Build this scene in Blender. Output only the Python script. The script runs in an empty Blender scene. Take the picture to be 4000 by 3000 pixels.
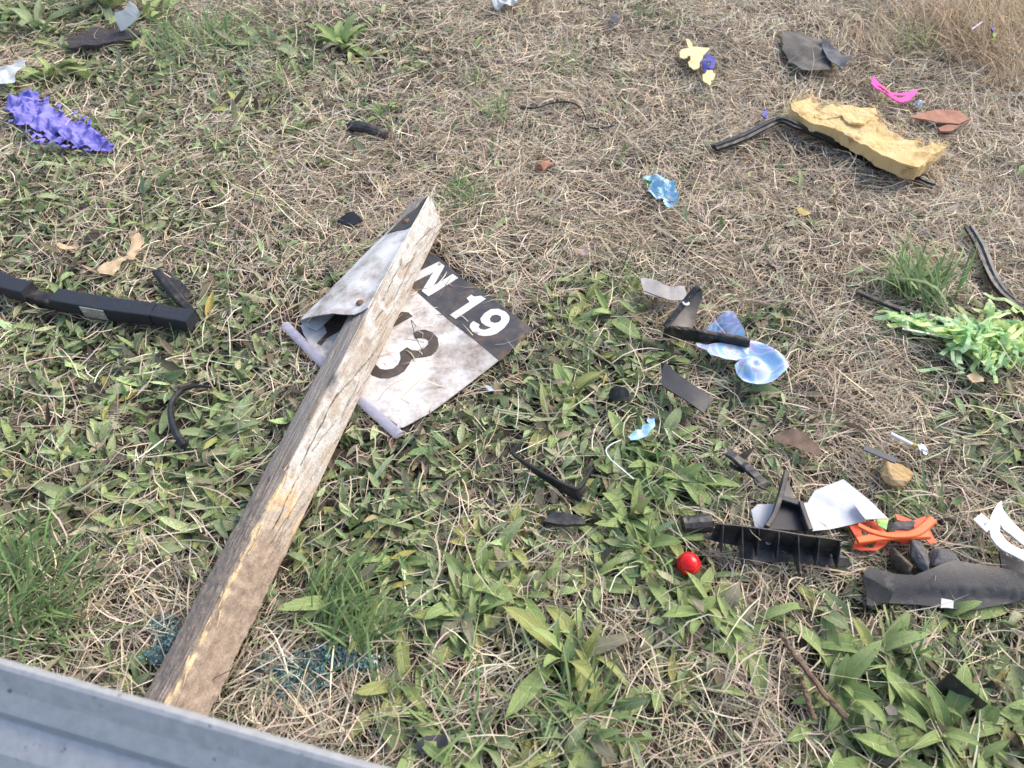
import bpy, bmesh, math, random
import numpy as np
from mathutils import Vector, Matrix

R = math.radians
SC = bpy.context.scene
COL = SC.collection
random.seed(7)
rng = np.random.default_rng(11)

# ------------------------------------------------------------------ camera, sky, sun, exposure
CAM_H, PITCH, FPX = 1.6, R(50.0), 2821.0
cam = bpy.data.cameras.new('camera'); camo = bpy.data.objects.new('camera', cam); COL.objects.link(camo)
camo.location = (0, 0, CAM_H); camo.rotation_euler = (math.pi / 2 - PITCH, 0, 0)
cam.sensor_width = 36.0; cam.lens = 36.0 * FPX / 4000.0; cam.clip_start = 0.02; cam.clip_end = 200
cam.dof.use_dof = True; cam.dof.focus_distance = 2.15; cam.dof.aperture_fstop = 4.0
SC.camera = camo
SUN_AZ, SUN_EL = R(62.0), R(44.0)          # azimuth from +Y towards +X
w = bpy.data.worlds.new('World'); SC.world = w; w.use_nodes = True
nt = w.node_tree; nt.nodes.clear()
sky = nt.nodes.new('ShaderNodeTexSky'); sky.sky_type = 'NISHITA'; sky.sun_disc = False
sky.sun_elevation = SUN_EL; sky.sun_rotation = SUN_AZ; sky.dust_density = 3.0; sky.air_density = 1.0; sky.ozone_density = 1.0
bg = nt.nodes.new('ShaderNodeBackground'); bg.inputs[1].default_value = 0.15
wo = nt.nodes.new('ShaderNodeOutputWorld')
nt.links.new(sky.outputs[0], bg.inputs[0]); nt.links.new(bg.outputs[0], wo.inputs[0])
sl = bpy.data.lights.new('sun', 'SUN'); sl.energy = 1.35; sl.angle = R(40); sl.color = (1.0, 0.90, 0.76)
so = bpy.data.objects.new('sun', sl); COL.objects.link(so); so.location = (3, 2, 6)
sdir = Vector((math.sin(SUN_AZ) * math.cos(SUN_EL), math.cos(SUN_AZ) * math.cos(SUN_EL), math.sin(SUN_EL)))
so.rotation_euler = (-sdir).to_track_quat('-Z', 'Y').to_euler()
SC.view_settings.view_transform = 'Standard'; SC.view_settings.look = 'None'
SC.view_settings.exposure = 1.02; SC.view_settings.gamma = 1.0
SC.view_settings.use_curve_mapping = False

# ------------------------------------------------------------------ helpers: place, noise, meshes
CP, SP = math.cos(PITCH), math.sin(PITCH)
def G(px, py, z=0.0):
    """the point at height z that stands at this place of the 4000 x 3000 survey picture"""
    u, v = (px - 2000) / FPX, (py - 1500) / FPX
    d = np.array([u, CP - v * SP, -SP - v * CP])
    return np.array([0, 0, CAM_H]) + d * ((z - CAM_H) / d[2])
def depth(px, py): return float(np.hypot(*(G(px, py)[1:] - [0, CAM_H])))
def crop(ox, oy, s):
    return lambda pts: [(ox + p[0] / s, oy + p[1] / s) + tuple(p[2:]) for p in pts]

def _h(ix, iy, seed):
    n = (ix * 374761393 + iy * 668265263 + seed * 1442695041) & 0xFFFFFFFF
    n = ((n ^ (n >> 13)) * 1274126177) & 0xFFFFFFFF
    return ((n ^ (n >> 16)) & 0xFFFF) / 65535.0
def vnoise(x, y, seed=0):
    x = np.asarray(x, float); y = np.asarray(y, float)
    ix = np.floor(x).astype(np.int64); iy = np.floor(y).astype(np.int64)
    fx = x - ix; fy = y - iy; fx = fx * fx * (3 - 2 * fx); fy = fy * fy * (3 - 2 * fy)
    a = _h(ix, iy, seed); b = _h(ix + 1, iy, seed); c = _h(ix, iy + 1, seed); d = _h(ix + 1, iy + 1, seed)
    return (a + (b - a) * fx) * (1 - fy) + (c + (d - c) * fx) * fy
def fbm(x, y, seed=0, o=4):
    s = 0; a = .5; t = 0
    for k in range(o):
        s = s + a * vnoise(x * 2 ** k, y * 2 ** k, seed + k * 17); t += a; a *= .5
    return s / t
def gh(x, y):
    """ground height"""
    return (fbm(np.asarray(x) * 1.7 + 40, np.asarray(y) * 1.7 + 40, 3, 3) - .5) * .055 - .012

DEBRIS = []
def tag(o, label, cat, group=None, kind=None):
    if label: o['label'] = label
    if cat: o['category'] = cat
    if group: o['group'] = group
    if kind: o['kind'] = kind
    return o
def thing(name, label, cat, loc, group=None):
    o = bpy.data.objects.new(name, None); COL.objects.link(o); o.location = loc; o.empty_display_size = .05
    return tag(o, label, cat, group)
def mk(name, V, F, mat, parent=None, label=None, cat=None, group=None, kind=None, smooth=False, solid=True, uv=None):
    V = np.asarray(V, float)
    loc = np.array(parent_loc(parent)) if parent is not None else np.array([(V[:, 0].min() + V[:, 0].max()) / 2, (V[:, 1].min() + V[:, 1].max()) / 2, V[:, 2].min()])
    me = bpy.data.meshes.new(name); me.from_pydata((V - loc).tolist(), [], [tuple(int(i) for i in f) for f in F])
    bm = bmesh.new(); bm.from_mesh(me); bmesh.ops.recalc_face_normals(bm, faces=bm.faces); bm.to_mesh(me); bm.free()
    me.materials.append(mat)
    if smooth: me.polygons.foreach_set('use_smooth', np.ones(len(me.polygons), bool)); me.set_sharp_from_angle(angle=R(38))
    o = bpy.data.objects.new(name, me); COL.objects.link(o)
    if parent is not None: o.parent = parent
    else: o.location = loc
    tag(o, label, cat, group, kind)
    if solid: DEBRIS.append((V, F))
    return o
def parent_loc(p):
    l = np.array(p.location)
    while p.parent is not None: p = p.parent; l = l + np.array(p.location)
    return l

def catmull(P, n):
    P = np.asarray(P, float)
    if len(P) == 2: return P[0] + (P[1] - P[0]) * np.linspace(0, 1, n)[:, None]
    Q = np.vstack([2 * P[0] - P[1], P, 2 * P[-1] - P[-2]]); out = []
    for t in np.linspace(0, len(P) - 1 - 1e-6, n):
        i = int(t); f = t - i; a, b, c, d = Q[i:i + 4]
        out.append(.5 * (2 * b + (c - a) * f + (2 * a - 5 * b + 4 * c - d) * f * f + (3 * b - 3 * c + d - a) * f ** 3))
    return np.array(out)
def sweep_geo(path, prof, scale=None, jag=0, closed=True, twist=0, seed=0):
    path = np.asarray(path, float); prof = np.asarray(prof, float); n, k = len(path), len(prof)
    d = np.gradient(path, axis=0); d /= np.linalg.norm(d, axis=1)[:, None]
    rr = np.random.default_rng(seed); V = []
    for i in range(n):
        s = np.cross(d[i], [0, 0, 1]); s /= max(np.linalg.norm(s), 1e-6); u = np.cross(s, d[i])
        tw = twist * i / max(1, n - 1); s, u = s * math.cos(tw) + u * math.sin(tw), -s * math.sin(tw) + u * math.cos(tw)
        sc = 1 if scale is None else scale[i]
        q = prof * sc + (rr.normal(0, jag, prof.shape) if jag else 0)
        V.append(path[i] + q[:, :1] * s + q[:, 1:] * u)
    V = np.vstack(V); F = []
    for i in range(n - 1):
        for j in range(k if closed else k - 1):
            a, b = i * k + j, i * k + (j + 1) % k
            F.append((a, b, b + k, a + k))
    if closed: F.append(tuple(range(k))[::-1]); F.append(tuple(range((n - 1) * k, n * k)))
    return V, F
def circ(r, k=8, sy=1.0): return [(r * math.cos(2 * math.pi * i / k), r * sy * math.sin(2 * math.pi * i / k)) for i in range(k)]
def rect(w, h, b=0.0015): return [(-w / 2 + b, -h / 2), (w / 2 - b, -h / 2), (w / 2, -h / 2 + b), (w / 2, h / 2 - b), (w / 2 - b, h / 2), (-w / 2 + b, h / 2), (-w / 2, h / 2 - b), (-w / 2, -h / 2 + b)]

def sheet_geo(outline, thick=.002, L=.02, amp=0., freq=18., holes=(), seed=0, warp=None, world=False, jag=0.):
    """a thin plate from an outline (and holes), subdivided, crumpled and given thickness"""
    bm = bmesh.new(); rr = random.Random(seed)
    for k, loop in enumerate([outline] + list(holes)):
        P = [np.array(p) if world else G(*p) for p in loop]
        if jag:
            Q = []
            for i in range(len(P)):
                a, b = P[i], P[(i + 1) % len(P)]; n = max(1, int(np.linalg.norm(b - a) / (jag * 3)))
                for t in range(n):
                    q = a + (b - a) * t / n
                    if t: q = q + np.array([rr.gauss(0, jag * .5), rr.gauss(0, jag * .5), 0])
                    Q.append(q)
            P = Q
        vs = [bm.verts.new(p) for p in P]
        for i in range(len(vs)): bm.edges.new((vs[i], vs[(i + 1) % len(vs)]))
    bmesh.ops.triangle_fill(bm, use_beauty=True, use_dissolve=False, edges=bm.edges[:], normal=(0, 0, 1))
    for it in range(7):
        es = [e for e in bm.edges if e.calc_length() > L]
        if not es: break
        bmesh.ops.subdivide_edges(bm, edges=es, cuts=1); bmesh.ops.triangulate(bm, faces=[f for f in bm.faces if len(f.verts) > 3])
    bm.normal_update()
    if sum(f.normal.z for f in bm.faces) < 0: bmesh.ops.reverse_faces(bm, faces=bm.faces[:])
    V = np.array([v.co[:] for v in bm.verts])
    bm.verts.index_update()
    if amp:
        nz = fbm(V[:, 0] * freq + 91, V[:, 1] * freq + 37, seed, 3) - .5
        rz = np.abs(fbm(V[:, 0] * freq * .8 + 11, V[:, 1] * freq * .8 + 7, seed + 5, 2) - .5)
        V[:, 2] += amp * (1.6 * nz - 1.2 * rz + .2)
    if warp is not None: V = warp(V)
    F = [tuple(v.index for v in f.verts) for f in bm.faces]
    B = []
    for e in bm.edges:
        if len(e.link_faces) == 1:
            lp = e.link_loops[0]; B.append((lp.vert.index, lp.link_loop_next.vert.index))
    bm.free(); n = len(V)
    V2 = V.copy(); V2[:, 2] -= thick
    F2 = [tuple(i + n for i in f[::-1]) for f in F]
    S = [(b, a, a + n, b + n) for a, b in B]
    return np.vstack([V, V2]), F + F2 + S
def sheet(name, outline, mat, label=None, cat=None, parent=None, group=None, smooth=True, **kw):
    V, F = sheet_geo(outline, **kw)
    return mk(name, V, F, mat, parent, label, cat, group, smooth=smooth)
def sweep(name, path, prof, mat, label=None, cat=None, parent=None, group=None, n=None, smooth=False, world=False, **kw):
    P = [np.array(p) if world else G(*p) for p in path]
    if n: P = catmull(P, n)
    V, F = sweep_geo(P, prof, **kw)
    return mk(name, V, F, mat, parent, label, cat, group, smooth=smooth)
def rock_geo(c, size, seed, rot=0., n=16):
    rr = np.random.default_rng(seed); p = rr.normal(size=(n, 3)); p /= np.linalg.norm(p, axis=1)[:, None]
    p = p * rr.uniform(.82, 1.05, (n, 1)) * np.array(size) / 2
    c_, s_ = math.cos(rot), math.sin(rot); p[:, :2] = p[:, :2] @ np.array([[c_, s_], [-s_, c_]])
    bm = bmesh.new()
    for q in p: bm.verts.new(q)
    r = bmesh.ops.convex_hull(bm, input=bm.verts[:])
    bmesh.ops.delete(bm, geom=[v for v in bm.verts if not v.link_faces], context='VERTS')
    bmesh.ops.bevel(bm, geom=bm.edges[:], offset=min(size) * .04, segments=1, affect='EDGES')
    bmesh.ops.triangulate(bm, faces=bm.faces[:])
    for i in range(2): bmesh.ops.subdivide_edges(bm, edges=[e for e in bm.edges if e.calc_length() > min(size) * .18], cuts=1); bmesh.ops.triangulate(bm, faces=bm.faces[:])
    bm.verts.index_update()
    V = np.array([v.co[:] for v in bm.verts]); F = [tuple(v.index for v in f.verts) for f in bm.faces]; bm.free()
    V += (np.stack([fbm(V[:, 1] * 130, V[:, 2] * 130 + k * 9, seed + k, 3) for k in range(3)], 1) - .5) * min(size) * .09
    V[:, 2] -= V[:, 2].min(); return V + np.array(c), F

# ------------------------------------------------------------------ materials
def M(name, c1, c2=None, scale=40., lo=.4, hi=.65, rough=.6, bump=.3, bscale=150., metallic=0., detail=6., spec=.5, transl=0., alpha=1., transmission=0., c3=None, s3=8., lo3=.5, hi3=.62, stretch=None, bdist=.002, rvar=.15):
    m = bpy.data.materials.new(name); m.use_nodes = True; t = m.node_tree; N = t.nodes; Lk = t.links
    b = N['Principled BSDF']; out = N['Material Output']
    b.inputs['Metallic'].default_value = metallic; b.inputs['Specular IOR Level'].default_value = spec
    b.inputs['Transmission Weight'].default_value = transmission; b.inputs['Alpha'].default_value = alpha
    tc = N.new('ShaderNodeTexCoord'); src = tc.outputs['Object']
    if stretch:
        mp = N.new('ShaderNodeMapping'); mp.inputs['Scale'].default_value = stretch; Lk.new(src, mp.inputs[0]); src = mp.outputs[0]
    n1 = N.new('ShaderNodeTexNoise'); n1.inputs['Scale'].default_value = scale; n1.inputs['Detail'].default_value = detail; n1.inputs['Roughness'].default_value = .65
    Lk.new(src, n1.inputs['Vector'])
    cr = N.new('ShaderNodeValToRGB'); cr.color_ramp.elements[0].position = lo; cr.color_ramp.elements[1].position = hi
    cr.color_ramp.elements[0].color = (*c1, 1); cr.color_ramp.elements[1].color = (*(c2 or tuple(min(1, x * 1.35 + .004) for x in c1)), 1)
    Lk.new(n1.outputs[0], cr.inputs[0]); col = cr.outputs[0]
    if c3:
        n3 = N.new('ShaderNodeTexNoise'); n3.inputs['Scale'].default_value = s3; n3.inputs['Detail'].default_value = 8; n3.inputs['Roughness'].default_value = .7
        Lk.new(src, n3.inputs['Vector'])
        mr = N.new('ShaderNodeMapRange'); mr.inputs[1].default_value = lo3; mr.inputs[2].default_value = hi3; Lk.new(n3.outputs[0], mr.inputs[0])
        mx = N.new('ShaderNodeMixRGB'); mx.inputs[2].default_value = (*c3, 1); Lk.new(mr.outputs[0], mx.inputs[0]); Lk.new(col, mx.inputs[1]); col = mx.outputs[0]
    Lk.new(col, b.inputs['Base Color'])
    rr_ = N.new('ShaderNodeMapRange'); rr_.inputs[3].default_value = max(.02, rough - rvar); rr_.inputs[4].default_value = min(1, rough + rvar); Lk.new(n1.outputs[0], rr_.inputs[0]); Lk.new(rr_.outputs[0], b.inputs['Roughness'])
    if bump:
        n2 = N.new('ShaderNodeTexNoise'); n2.inputs['Scale'].default_value = bscale; n2.inputs['Detail'].default_value = 4; Lk.new(src, n2.inputs['Vector'])
        bp = N.new('ShaderNodeBump'); bp.inputs['Strength'].default_value = bump; bp.inputs['Distance'].default_value = bdist; Lk.new(n2.outputs[0], bp.inputs['Height']); Lk.new(bp.outputs[0], b.inputs['Normal'])
    if transl:
        ts = N.new('ShaderNodeBsdfTranslucent'); Lk.new(col, ts.inputs[0]); mi = N.new('ShaderNodeMixShader'); mi.inputs[0].default_value = transl
        Lk.new(b.outputs[0], mi.inputs[1]); Lk.new(ts.outputs[0], mi.inputs[2]); Lk.new(mi.outputs[0], out.inputs[0])
    return m
def attr_mat(name, rough=.6, transl=.25, spec=.3, bump=0, var=.0):
    """colour of each blade, leaf or plank comes from the geometry's own 'tint'"""
    m = bpy.data.materials.new(name); m.use_nodes = True; t = m.node_tree; N = t.nodes; Lk = t.links; b = N['Principled BSDF']; out = N['Material Output']
    a = N.new('ShaderNodeAttribute'); a.attribute_name = 'tint'; col = a.outputs['Color']
    b.inputs['Roughness'].default_value = rough; b.inputs['Specular IOR Level'].default_value = spec
    tc = N.new('ShaderNodeTexCoord'); n1 = N.new('ShaderNodeTexNoise'); n1.inputs['Scale'].default_value = 220; n1.inputs['Detail'].default_value = 4; Lk.new(tc.outputs['Object'], n1.inputs['Vector'])
    if var:
        hs = N.new('ShaderNodeHueSaturation'); mr = N.new('ShaderNodeMapRange'); mr.inputs[1].default_value = .3; mr.inputs[2].default_value = .7; mr.inputs[3].default_value = 1 - var; mr.inputs[4].default_value = 1 + var
        Lk.new(n1.outputs[0], mr.inputs[0]); Lk.new(mr.outputs[0], hs.inputs['Value']); Lk.new(col, hs.inputs['Color']); col = hs.outputs[0]
    Lk.new(col, b.inputs['Base Color'])
    if bump:
        bp = N.new('ShaderNodeBump'); bp.inputs['Strength'].default_value = bump; bp.inputs['Distance'].default_value = .002; Lk.new(n1.outputs[0], bp.inputs['Height']); Lk.new(bp.outputs[0], b.inputs['Normal'])
    if transl:
        ts = N.new('ShaderNodeBsdfTranslucent'); Lk.new(col, ts.inputs[0]); mi = N.new('ShaderNodeMixShader'); mi.inputs[0].default_value = transl
        Lk.new(b.outputs[0], mi.inputs[1]); Lk.new(ts.outputs[0], mi.inputs[2]); Lk.new(mi.outputs[0], out.inputs[0])
    return m
def leaf_mat(name, c, c2, spot, rough=.6):
    m = bpy.data.materials.new(name); m.use_nodes = True; t = m.node_tree; N = t.nodes; Lk = t.links; b = N['Principled BSDF']; out = N['Material Output']
    def math_(op, a, bb=None):
        n = N.new('ShaderNodeMath'); n.operation = op
        for i, x in enumerate((a, bb)):
            if x is None: continue
            if isinstance(x, (int, float)): n.inputs[i].default_value = x
            else: Lk.new(x, n.inputs[i])
        return n.outputs[0]
    uvn = N.new('ShaderNodeUVMap'); sx = N.new('ShaderNodeSeparateXYZ'); Lk.new(uvn.outputs[0], sx.inputs[0])
    s = math_('ABSOLUTE', math_('SUBTRACT', sx.outputs[0], .5))
    rib = N.new('ShaderNodeMapRange'); rib.inputs[1].default_value = .018; rib.inputs[2].default_value = .05; rib.inputs[3].default_value = 1; rib.inputs[4].default_value = 0; Lk.new(s, rib.inputs[0])
    vein = math_('SINE', math_('SUBTRACT', math_('MULTIPLY', sx.outputs[1], 62.0), math_('MULTIPLY', s, 42.0)))
    vr = N.new('ShaderNodeMapRange'); vr.inputs[1].default_value = .72; vr.inputs[2].default_value = 1.0; Lk.new(vein, vr.inputs[0])
    oi = N.new('ShaderNodeObjectInfo'); tc = N.new('ShaderNodeTexCoord')
    n1 = N.new('ShaderNodeTexNoise'); n1.inputs['Scale'].default_value = 5; n1.inputs['Detail'].default_value = 5; Lk.new(tc.outputs['Object'], n1.inputs['Vector'])
    f = math_('ADD', math_('MULTIPLY', oi.outputs['Random'], .75), math_('MULTIPLY', n1.outputs[0], .45))
    mx = N.new('ShaderNodeMixRGB'); mx.inputs[1].default_value = (*c, 1); mx.inputs[2].default_value = (*c2, 1); Lk.new(f, mx.inputs[0])
    m2 = N.new('ShaderNodeMixRGB'); m2.inputs[2].default_value = (c2[0] * 1.7, c2[1] * 1.45, c2[2] * 1.6, 1)
    Lk.new(math_('ADD', math_('MULTIPLY', rib.outputs[0], .6), math_('MULTIPLY', vr.outputs[0], .18)), m2.inputs[0]); Lk.new(mx.outputs[0], m2.inputs[1])
    n2 = N.new('ShaderNodeTexNoise'); n2.inputs['Scale'].default_value = 11; n2.inputs['Detail'].default_value = 7; n2.inputs['Roughness'].default_value = .75; Lk.new(tc.outputs['Object'], n2.inputs['Vector'])
    ad = math_('ADD', n2.outputs[0], math_('MULTIPLY', oi.outputs['Random'], .12))
    sp = N.new('ShaderNodeMapRange'); sp.inputs[1].default_value = .66; sp.inputs[2].default_value = .76; Lk.new(ad, sp.inputs[0])
    m3 = N.new('ShaderNodeMixRGB'); m3.inputs[2].default_value = (*spot, 1); Lk.new(math_('MULTIPLY', sp.outputs[0], .8), m3.inputs[0]); Lk.new(m2.outputs[0], m3.inputs[1]); col = m3.outputs[0]
    Lk.new(col, b.inputs['Base Color']); b.inputs['Roughness'].default_value = rough; b.inputs['Specular IOR Level'].default_value = .35
    bp = N.new('ShaderNodeBump'); bp.inputs['Strength'].default_value = .5; bp.inputs['Distance'].default_value = .02
    Lk.new(math_('ADD', math_('MULTIPLY', math_('ADD', rib.outputs[0], vr.outputs[0]), -.5), n2.outputs[0]), bp.inputs['Height']); Lk.new(bp.outputs[0], b.inputs['Normal'])
    ts = N.new('ShaderNodeBsdfTranslucent'); Lk.new(col, ts.inputs[0]); mi = N.new('ShaderNodeMixShader'); mi.inputs[0].default_value = .22
    Lk.new(b.outputs[0], mi.inputs[1]); Lk.new(ts.outputs[0], mi.inputs[2]); Lk.new(mi.outputs[0], out.inputs[0])
    return m

MT = dict(
    soil=M('soil', (.028, .020, .014), (.085, .060, .042), 25, .35, .7, .95, .9, 90, bdist=.01),
    black=M('dusty_black_plastic', (.014, .015, .019), (.034, .034, .038), 60, .35, .7, .45, .3, 400, c3=(.13, .11, .085), s3=22, lo3=.48, hi3=.72),
    black_clean=M('matt_black_plastic', (.016, .018, .026), (.028, .030, .040), 80, .35, .7, .5, .3, 900, c3=(.09, .085, .08), s3=60, lo3=.62, hi3=.75),
    black_worn=M('weathered_black_trim', (.012, .012, .014), (.05, .047, .045), 30, .4, .7, .55, .8, 90, stretch=(1, 1, 1), c3=(.16, .12, .075), s3=14, lo3=.54, hi3=.72),
    rubber=M('black_rubber', (.010, .010, .011), (.022, .022, .024), 50, rough=.38, bump=.2, c3=(.10, .09, .08), s3=40, lo3=.6, hi3=.75),
    grey_sheet=M('grey_brown_liner', (.075, .068, .06), (.13, .115, .10), 18, rough=.7, c3=(.05, .045, .045), s3=10),
    blue_grey=M('blue_grey_plastic', (.055, .06, .075), (.09, .095, .11), 25, rough=.6),
    white_sign=M('muddy_white_sign_face', (.70, .70, .69), (.56, .53, .49), 16, .42, .75, .45, .15, 200, c3=(.24, .185, .145), s3=11, lo3=.44, hi3=.68),
    white_clean=M('white_sign_letter', (.70, .70, .70), (.56, .53, .49), 20, .5, .8, .45, .1, 200, c3=(.22, .15, .10), s3=14, lo3=.60, hi3=.72),
    char=M('charcoal_sign_face', (.045, .045, .052), (.10, .088, .08), 22, .4, .7, .5, .15, 200, c3=(.17, .10, .055), s3=12, lo3=.55, hi3=.70),
    brown_char=M('brown_black_sign_letter', (.055, .042, .034), (.12, .088, .065), 25, .4, .7, .55, .15, 200),
    alu=M('aluminium', (.52, .51, .48), (.62, .61, .58), 40, rough=.45, metallic=.7, bump=.1),
    steel=M('galvanised_steel', (.33, .345, .36), (.42, .43, .44), 60, .35, .65, .40, .25, 60, metallic=.25, c3=(.10, .09, .085), s3=55, lo3=.62, hi3=.68),
    screw=M('screw_steel', (.5, .5, .5), rough=.35, metallic=.9, bump=0),
    rust=M('rusty_bolt', (.14, .075, .045), (.22, .13, .08), 200, rough=.85),
    purple=M('purple_crepe_paper', (.28, .26, .74), (.36, .33, .80), 30, rough=.8, bump=.3, bscale=300, transl=.3),
    yellow_foam=M('yellow_glass_wool', (.82, .60, .26), (.88, .71, .40), 14, .35, .65, .95, 1.0, 260, c3=(.40, .24, .10), s3=9, lo3=.56, hi3=.72, bdist=.004, transl=.2),
    pale_yellow=M('pale_yellow_card', (.72, .58, .28), (.76, .64, .36), 20, rough=.7),
    navy=M('dark_blue_plastic', (.02, .02, .22), (.03, .03, .32), 40, rough=.4),
    pink=M('hot_pink_plastic', (.85, .01, .28), (.90, .02, .36), 20, rough=.35, bump=.05),
    red=M('red_gloss_plastic', (.70, .008, .010), (.80, .012, .014), 10, rough=.16, bump=.03, rvar=.04, c3=(.6, .02, .02), s3=3),
    brick=M('red_brown_board', (.30, .13, .08), (.38, .19, .13), 30, rough=.8),
    sky_blue=M('pale_blue_foil', (.28, .52, .68), (.40, .62, .75), 25, rough=.35, metallic=.15),
    green_bit=M('bright_green_film', (.10, .62, .08), (.15, .70, .10), 25, rough=.4),
    lime=M('lime_print', (.62, .75, .05), (.12, .60, .10), 60, .48, .52, .4, 0),
    orange=M('orange_plastic', (.90, .14, .02), (.95, .20, .03), 25, rough=.45, bump=.1, transl=.15),
    orange_red=M('red_orange_plastic', (.80, .09, .03), (.88, .13, .04), 25, rough=.5, bump=.1, transl=.15),
    white_card=M('white_card', (.62, .64, .68), (.55, .57, .61), 20, rough=.55, bump=.15, bscale=80, c3=(.25, .20, .16), s3=40, lo3=.66, hi3=.74),
    white_plastic=M('white_plastic', (.66, .68, .73), (.60, .62, .67), 10, rough=.35, bump=.02, c3=(.35, .27, .2), s3=25, lo3=.70, hi3=.76),
    frosted=M('frosted_plastic', (.72, .76, .79), (.80, .83, .85), 25, rough=.4, transl=.5, c3=(.4, .38, .33), s3=20, lo3=.6, hi3=.75),
    grey_film=M('grey_translucent_sheet', (.42, .40, .38), (.52, .50, .49), 20, rough=.4, transl=.3),
    tube=M('clear_lilac_tube', (.52, .52, .66), (.62, .62, .74), 30, rough=.12, alpha=.5, bump=.05, transl=.1, c3=(.35, .3, .27), s3=20, lo3=.55, hi3=.7),
    husk=M('dry_pale_leaf', (.62, .45, .27), (.70, .55, .36), 25, rough=.8, transl=.2, stretch=(1, 4, 1)),
    yleaf=M('yellow_leaf', (.55, .42, .13), (.62, .50, .2), 40, rough=.7, transl=.2),
    brown_leaf=M('brown_dead_leaf', (.13, .085, .06), (.22, .15, .11), 40, rough=.8, transl=.15),
    pink_leaf=M('pinkish_dead_leaf', (.42, .30, .25), (.50, .38, .32), 40, rough=.8, transl=.15),
    bark=M('charred_bark', (.030, .026, .028), (.065, .058, .058), 40, rough=.8, bump=.8, c3=(.22, .10, .055), s3=18, lo3=.60, hi3=.70, stretch=(1, 5, 1)),
    twig=M('brown_twig', (.13, .085, .055), (.22, .15, .10), 60, rough=.9, bump=.8),
    stone=M('dark_grey_stone', (.075, .073, .075), (.17, .165, .165), 60, .35, .7, .85, .9, 250, c3=(.24, .21, .17), s3=30, lo3=.58, hi3=.72),
    brown_stone=M('brown_dark_stone', (.07, .055, .04), (.16, .12, .085), 60, .35, .7, .9, .9, 250),
    tan_stone=M('ochre_stone', (.42, .27, .11), (.58, .42, .22), 50, .35, .7, .9, .9, 250, c3=(.25, .16, .09), s3=25),
    cello=M('green_cellophane', (.62, .84, .56), (.74, .90, .66), 20, rough=.25, alpha=.5, transl=.4, bump=.1),
    cello_y=M('yellow_green_cellophane', (.76, .88, .46), (.84, .92, .60), 20, rough=.3, alpha=.6, transl=.35, bump=.1),
    glass=M('green_tempered_glass', (.50, .78, .80), (.60, .84, .86), 20, rough=.05, rvar=.03, transmission=.92, bump=0),
    white_stick=M('white_paper_stick', (.80, .80, .76), rough=.6, bump=.1),
    white_wire=M('white_wire', (.70, .72, .76), rough=.5, bump=0),
    foil=M('silver_foil', (.70, .72, .76), (.8, .82, .85), 90, rough=.25, metallic=.8, bump=.6, bscale=120),
    lilac=M('lilac_plastic', (.50, .42, .68), rough=.4), blue_chip=M('pale_blue_chip', (.45, .52, .66), rough=.4, transl=.2),
    road=M('asphalt', (.035, .036, .038), (.075, .075, .078), 120, rough=.9, bump=.8, bscale=260),
)
def holo_mat():
    m = M('iridescent_film', (.40, .60, .88), rough=.3, metallic=.0, bump=.05, transl=.1); t = m.node_tree; N = t.nodes
    cr = [n for n in N if n.type == 'VALTORGB'][0]; no = [n for n in N if n.type == 'TEX_NOISE'][0]
    no.inputs['Scale'].default_value = 11; no.inputs['Detail'].default_value = 1.2; no.inputs['Distortion'].default_value = 1.8
    e = cr.color_ramp.elements; e[0].position = .28; e[0].color = (.22, .42, .80, 1); e[1].position = .74; e[1].color = (.75, .88, .92, 1)
    for p, c in ((.40, (.42, .66, .90)), (.48, (.70, .86, .90)), (.53, (.66, .48, .86)), (.58, (.50, .62, .92)), (.66, (.38, .68, .90))):
        x = e.new(p); x.color = (*c, 1)
    return m
MT['holo'] = holo_mat()

# ------------------------------------------------------------------ ground
def grid_mesh(name, x0, x1, y0, y1, st, zf, mat):
    xs = np.arange(x0, x1 + st / 2, st); ys = np.arange(y0, y1 + st / 2, st); X, Y = np.meshgrid(xs, ys); Z = zf(X, Y)
    V = np.stack([X, Y, Z], -1).reshape(-1, 3); nx = len(xs); i = np.arange(nx - 1)[None] + np.arange(len(ys) - 1)[:, None] * nx
    F = np.stack([i, i + 1, i + 1 + nx, i + nx], -1).reshape(-1, 4)
    me = bpy.data.meshes.new(name); me.from_pydata(V.tolist(), [], F.tolist()); me.materials.append(mat)
    me.polygons.foreach_set('use_smooth', np.ones(len(me.polygons), bool))
    o = bpy.data.objects.new(name, me); COL.objects.link(o); return o
g = grid_mesh('ground', -3.6, 3.6, -.4, 5.6, .03, lambda X, Y: gh(X, Y) + (fbm(X * 22, Y * 22, 9, 3) - .5) * .022, MT['soil'])
tag(g, 'dark brown soil under the grass', 'ground', kind='structure')
g2 = grid_mesh('terrain', -60, 60, -60, 80, 4, lambda X, Y: X * 0 - .08, MT['soil']); tag(g2, 'wide bare earth beyond the verge', 'ground', kind='structure')

# ------------------------------------------------------------------ guard rail
ra, rb = G(0, 2580, .70), G(1480, 3000, .70); rd = (rb - ra) / np.linalg.norm(rb - ra)
PF = [(0, 0), (.004, .003), (.009, .001), (.027, -.020), (.047, -.040), (.052, -.056), (.060, -.060), (.085, -.070), (.100, -.085), (.103, -.10), (.096, -.118), (.02, -.150), (.008, -.165), (.02, -.18), (.085, -.205), (.092, -.225), (.085, -.245), (.02, -.285), (.006, -.300), (.002, -.312)]
PFc = PF + [(a - .004, b - .004) for a, b in PF[::-1]]
gr = thing('guard_rail', 'galvanised steel crash barrier rail with dark speckles beside the verge', 'guard rail', (*(ra + rd * .3)[:2], 0))
prof = [(a, b) for a, b in PFc]
V, F = sweep_geo(np.array([ra + rd * t for t in np.linspace(-2.2, 2.4, 60)]), prof)
mk('rail_beam', V, F, MT['steel'], gr, smooth=False, solid=False)
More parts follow.
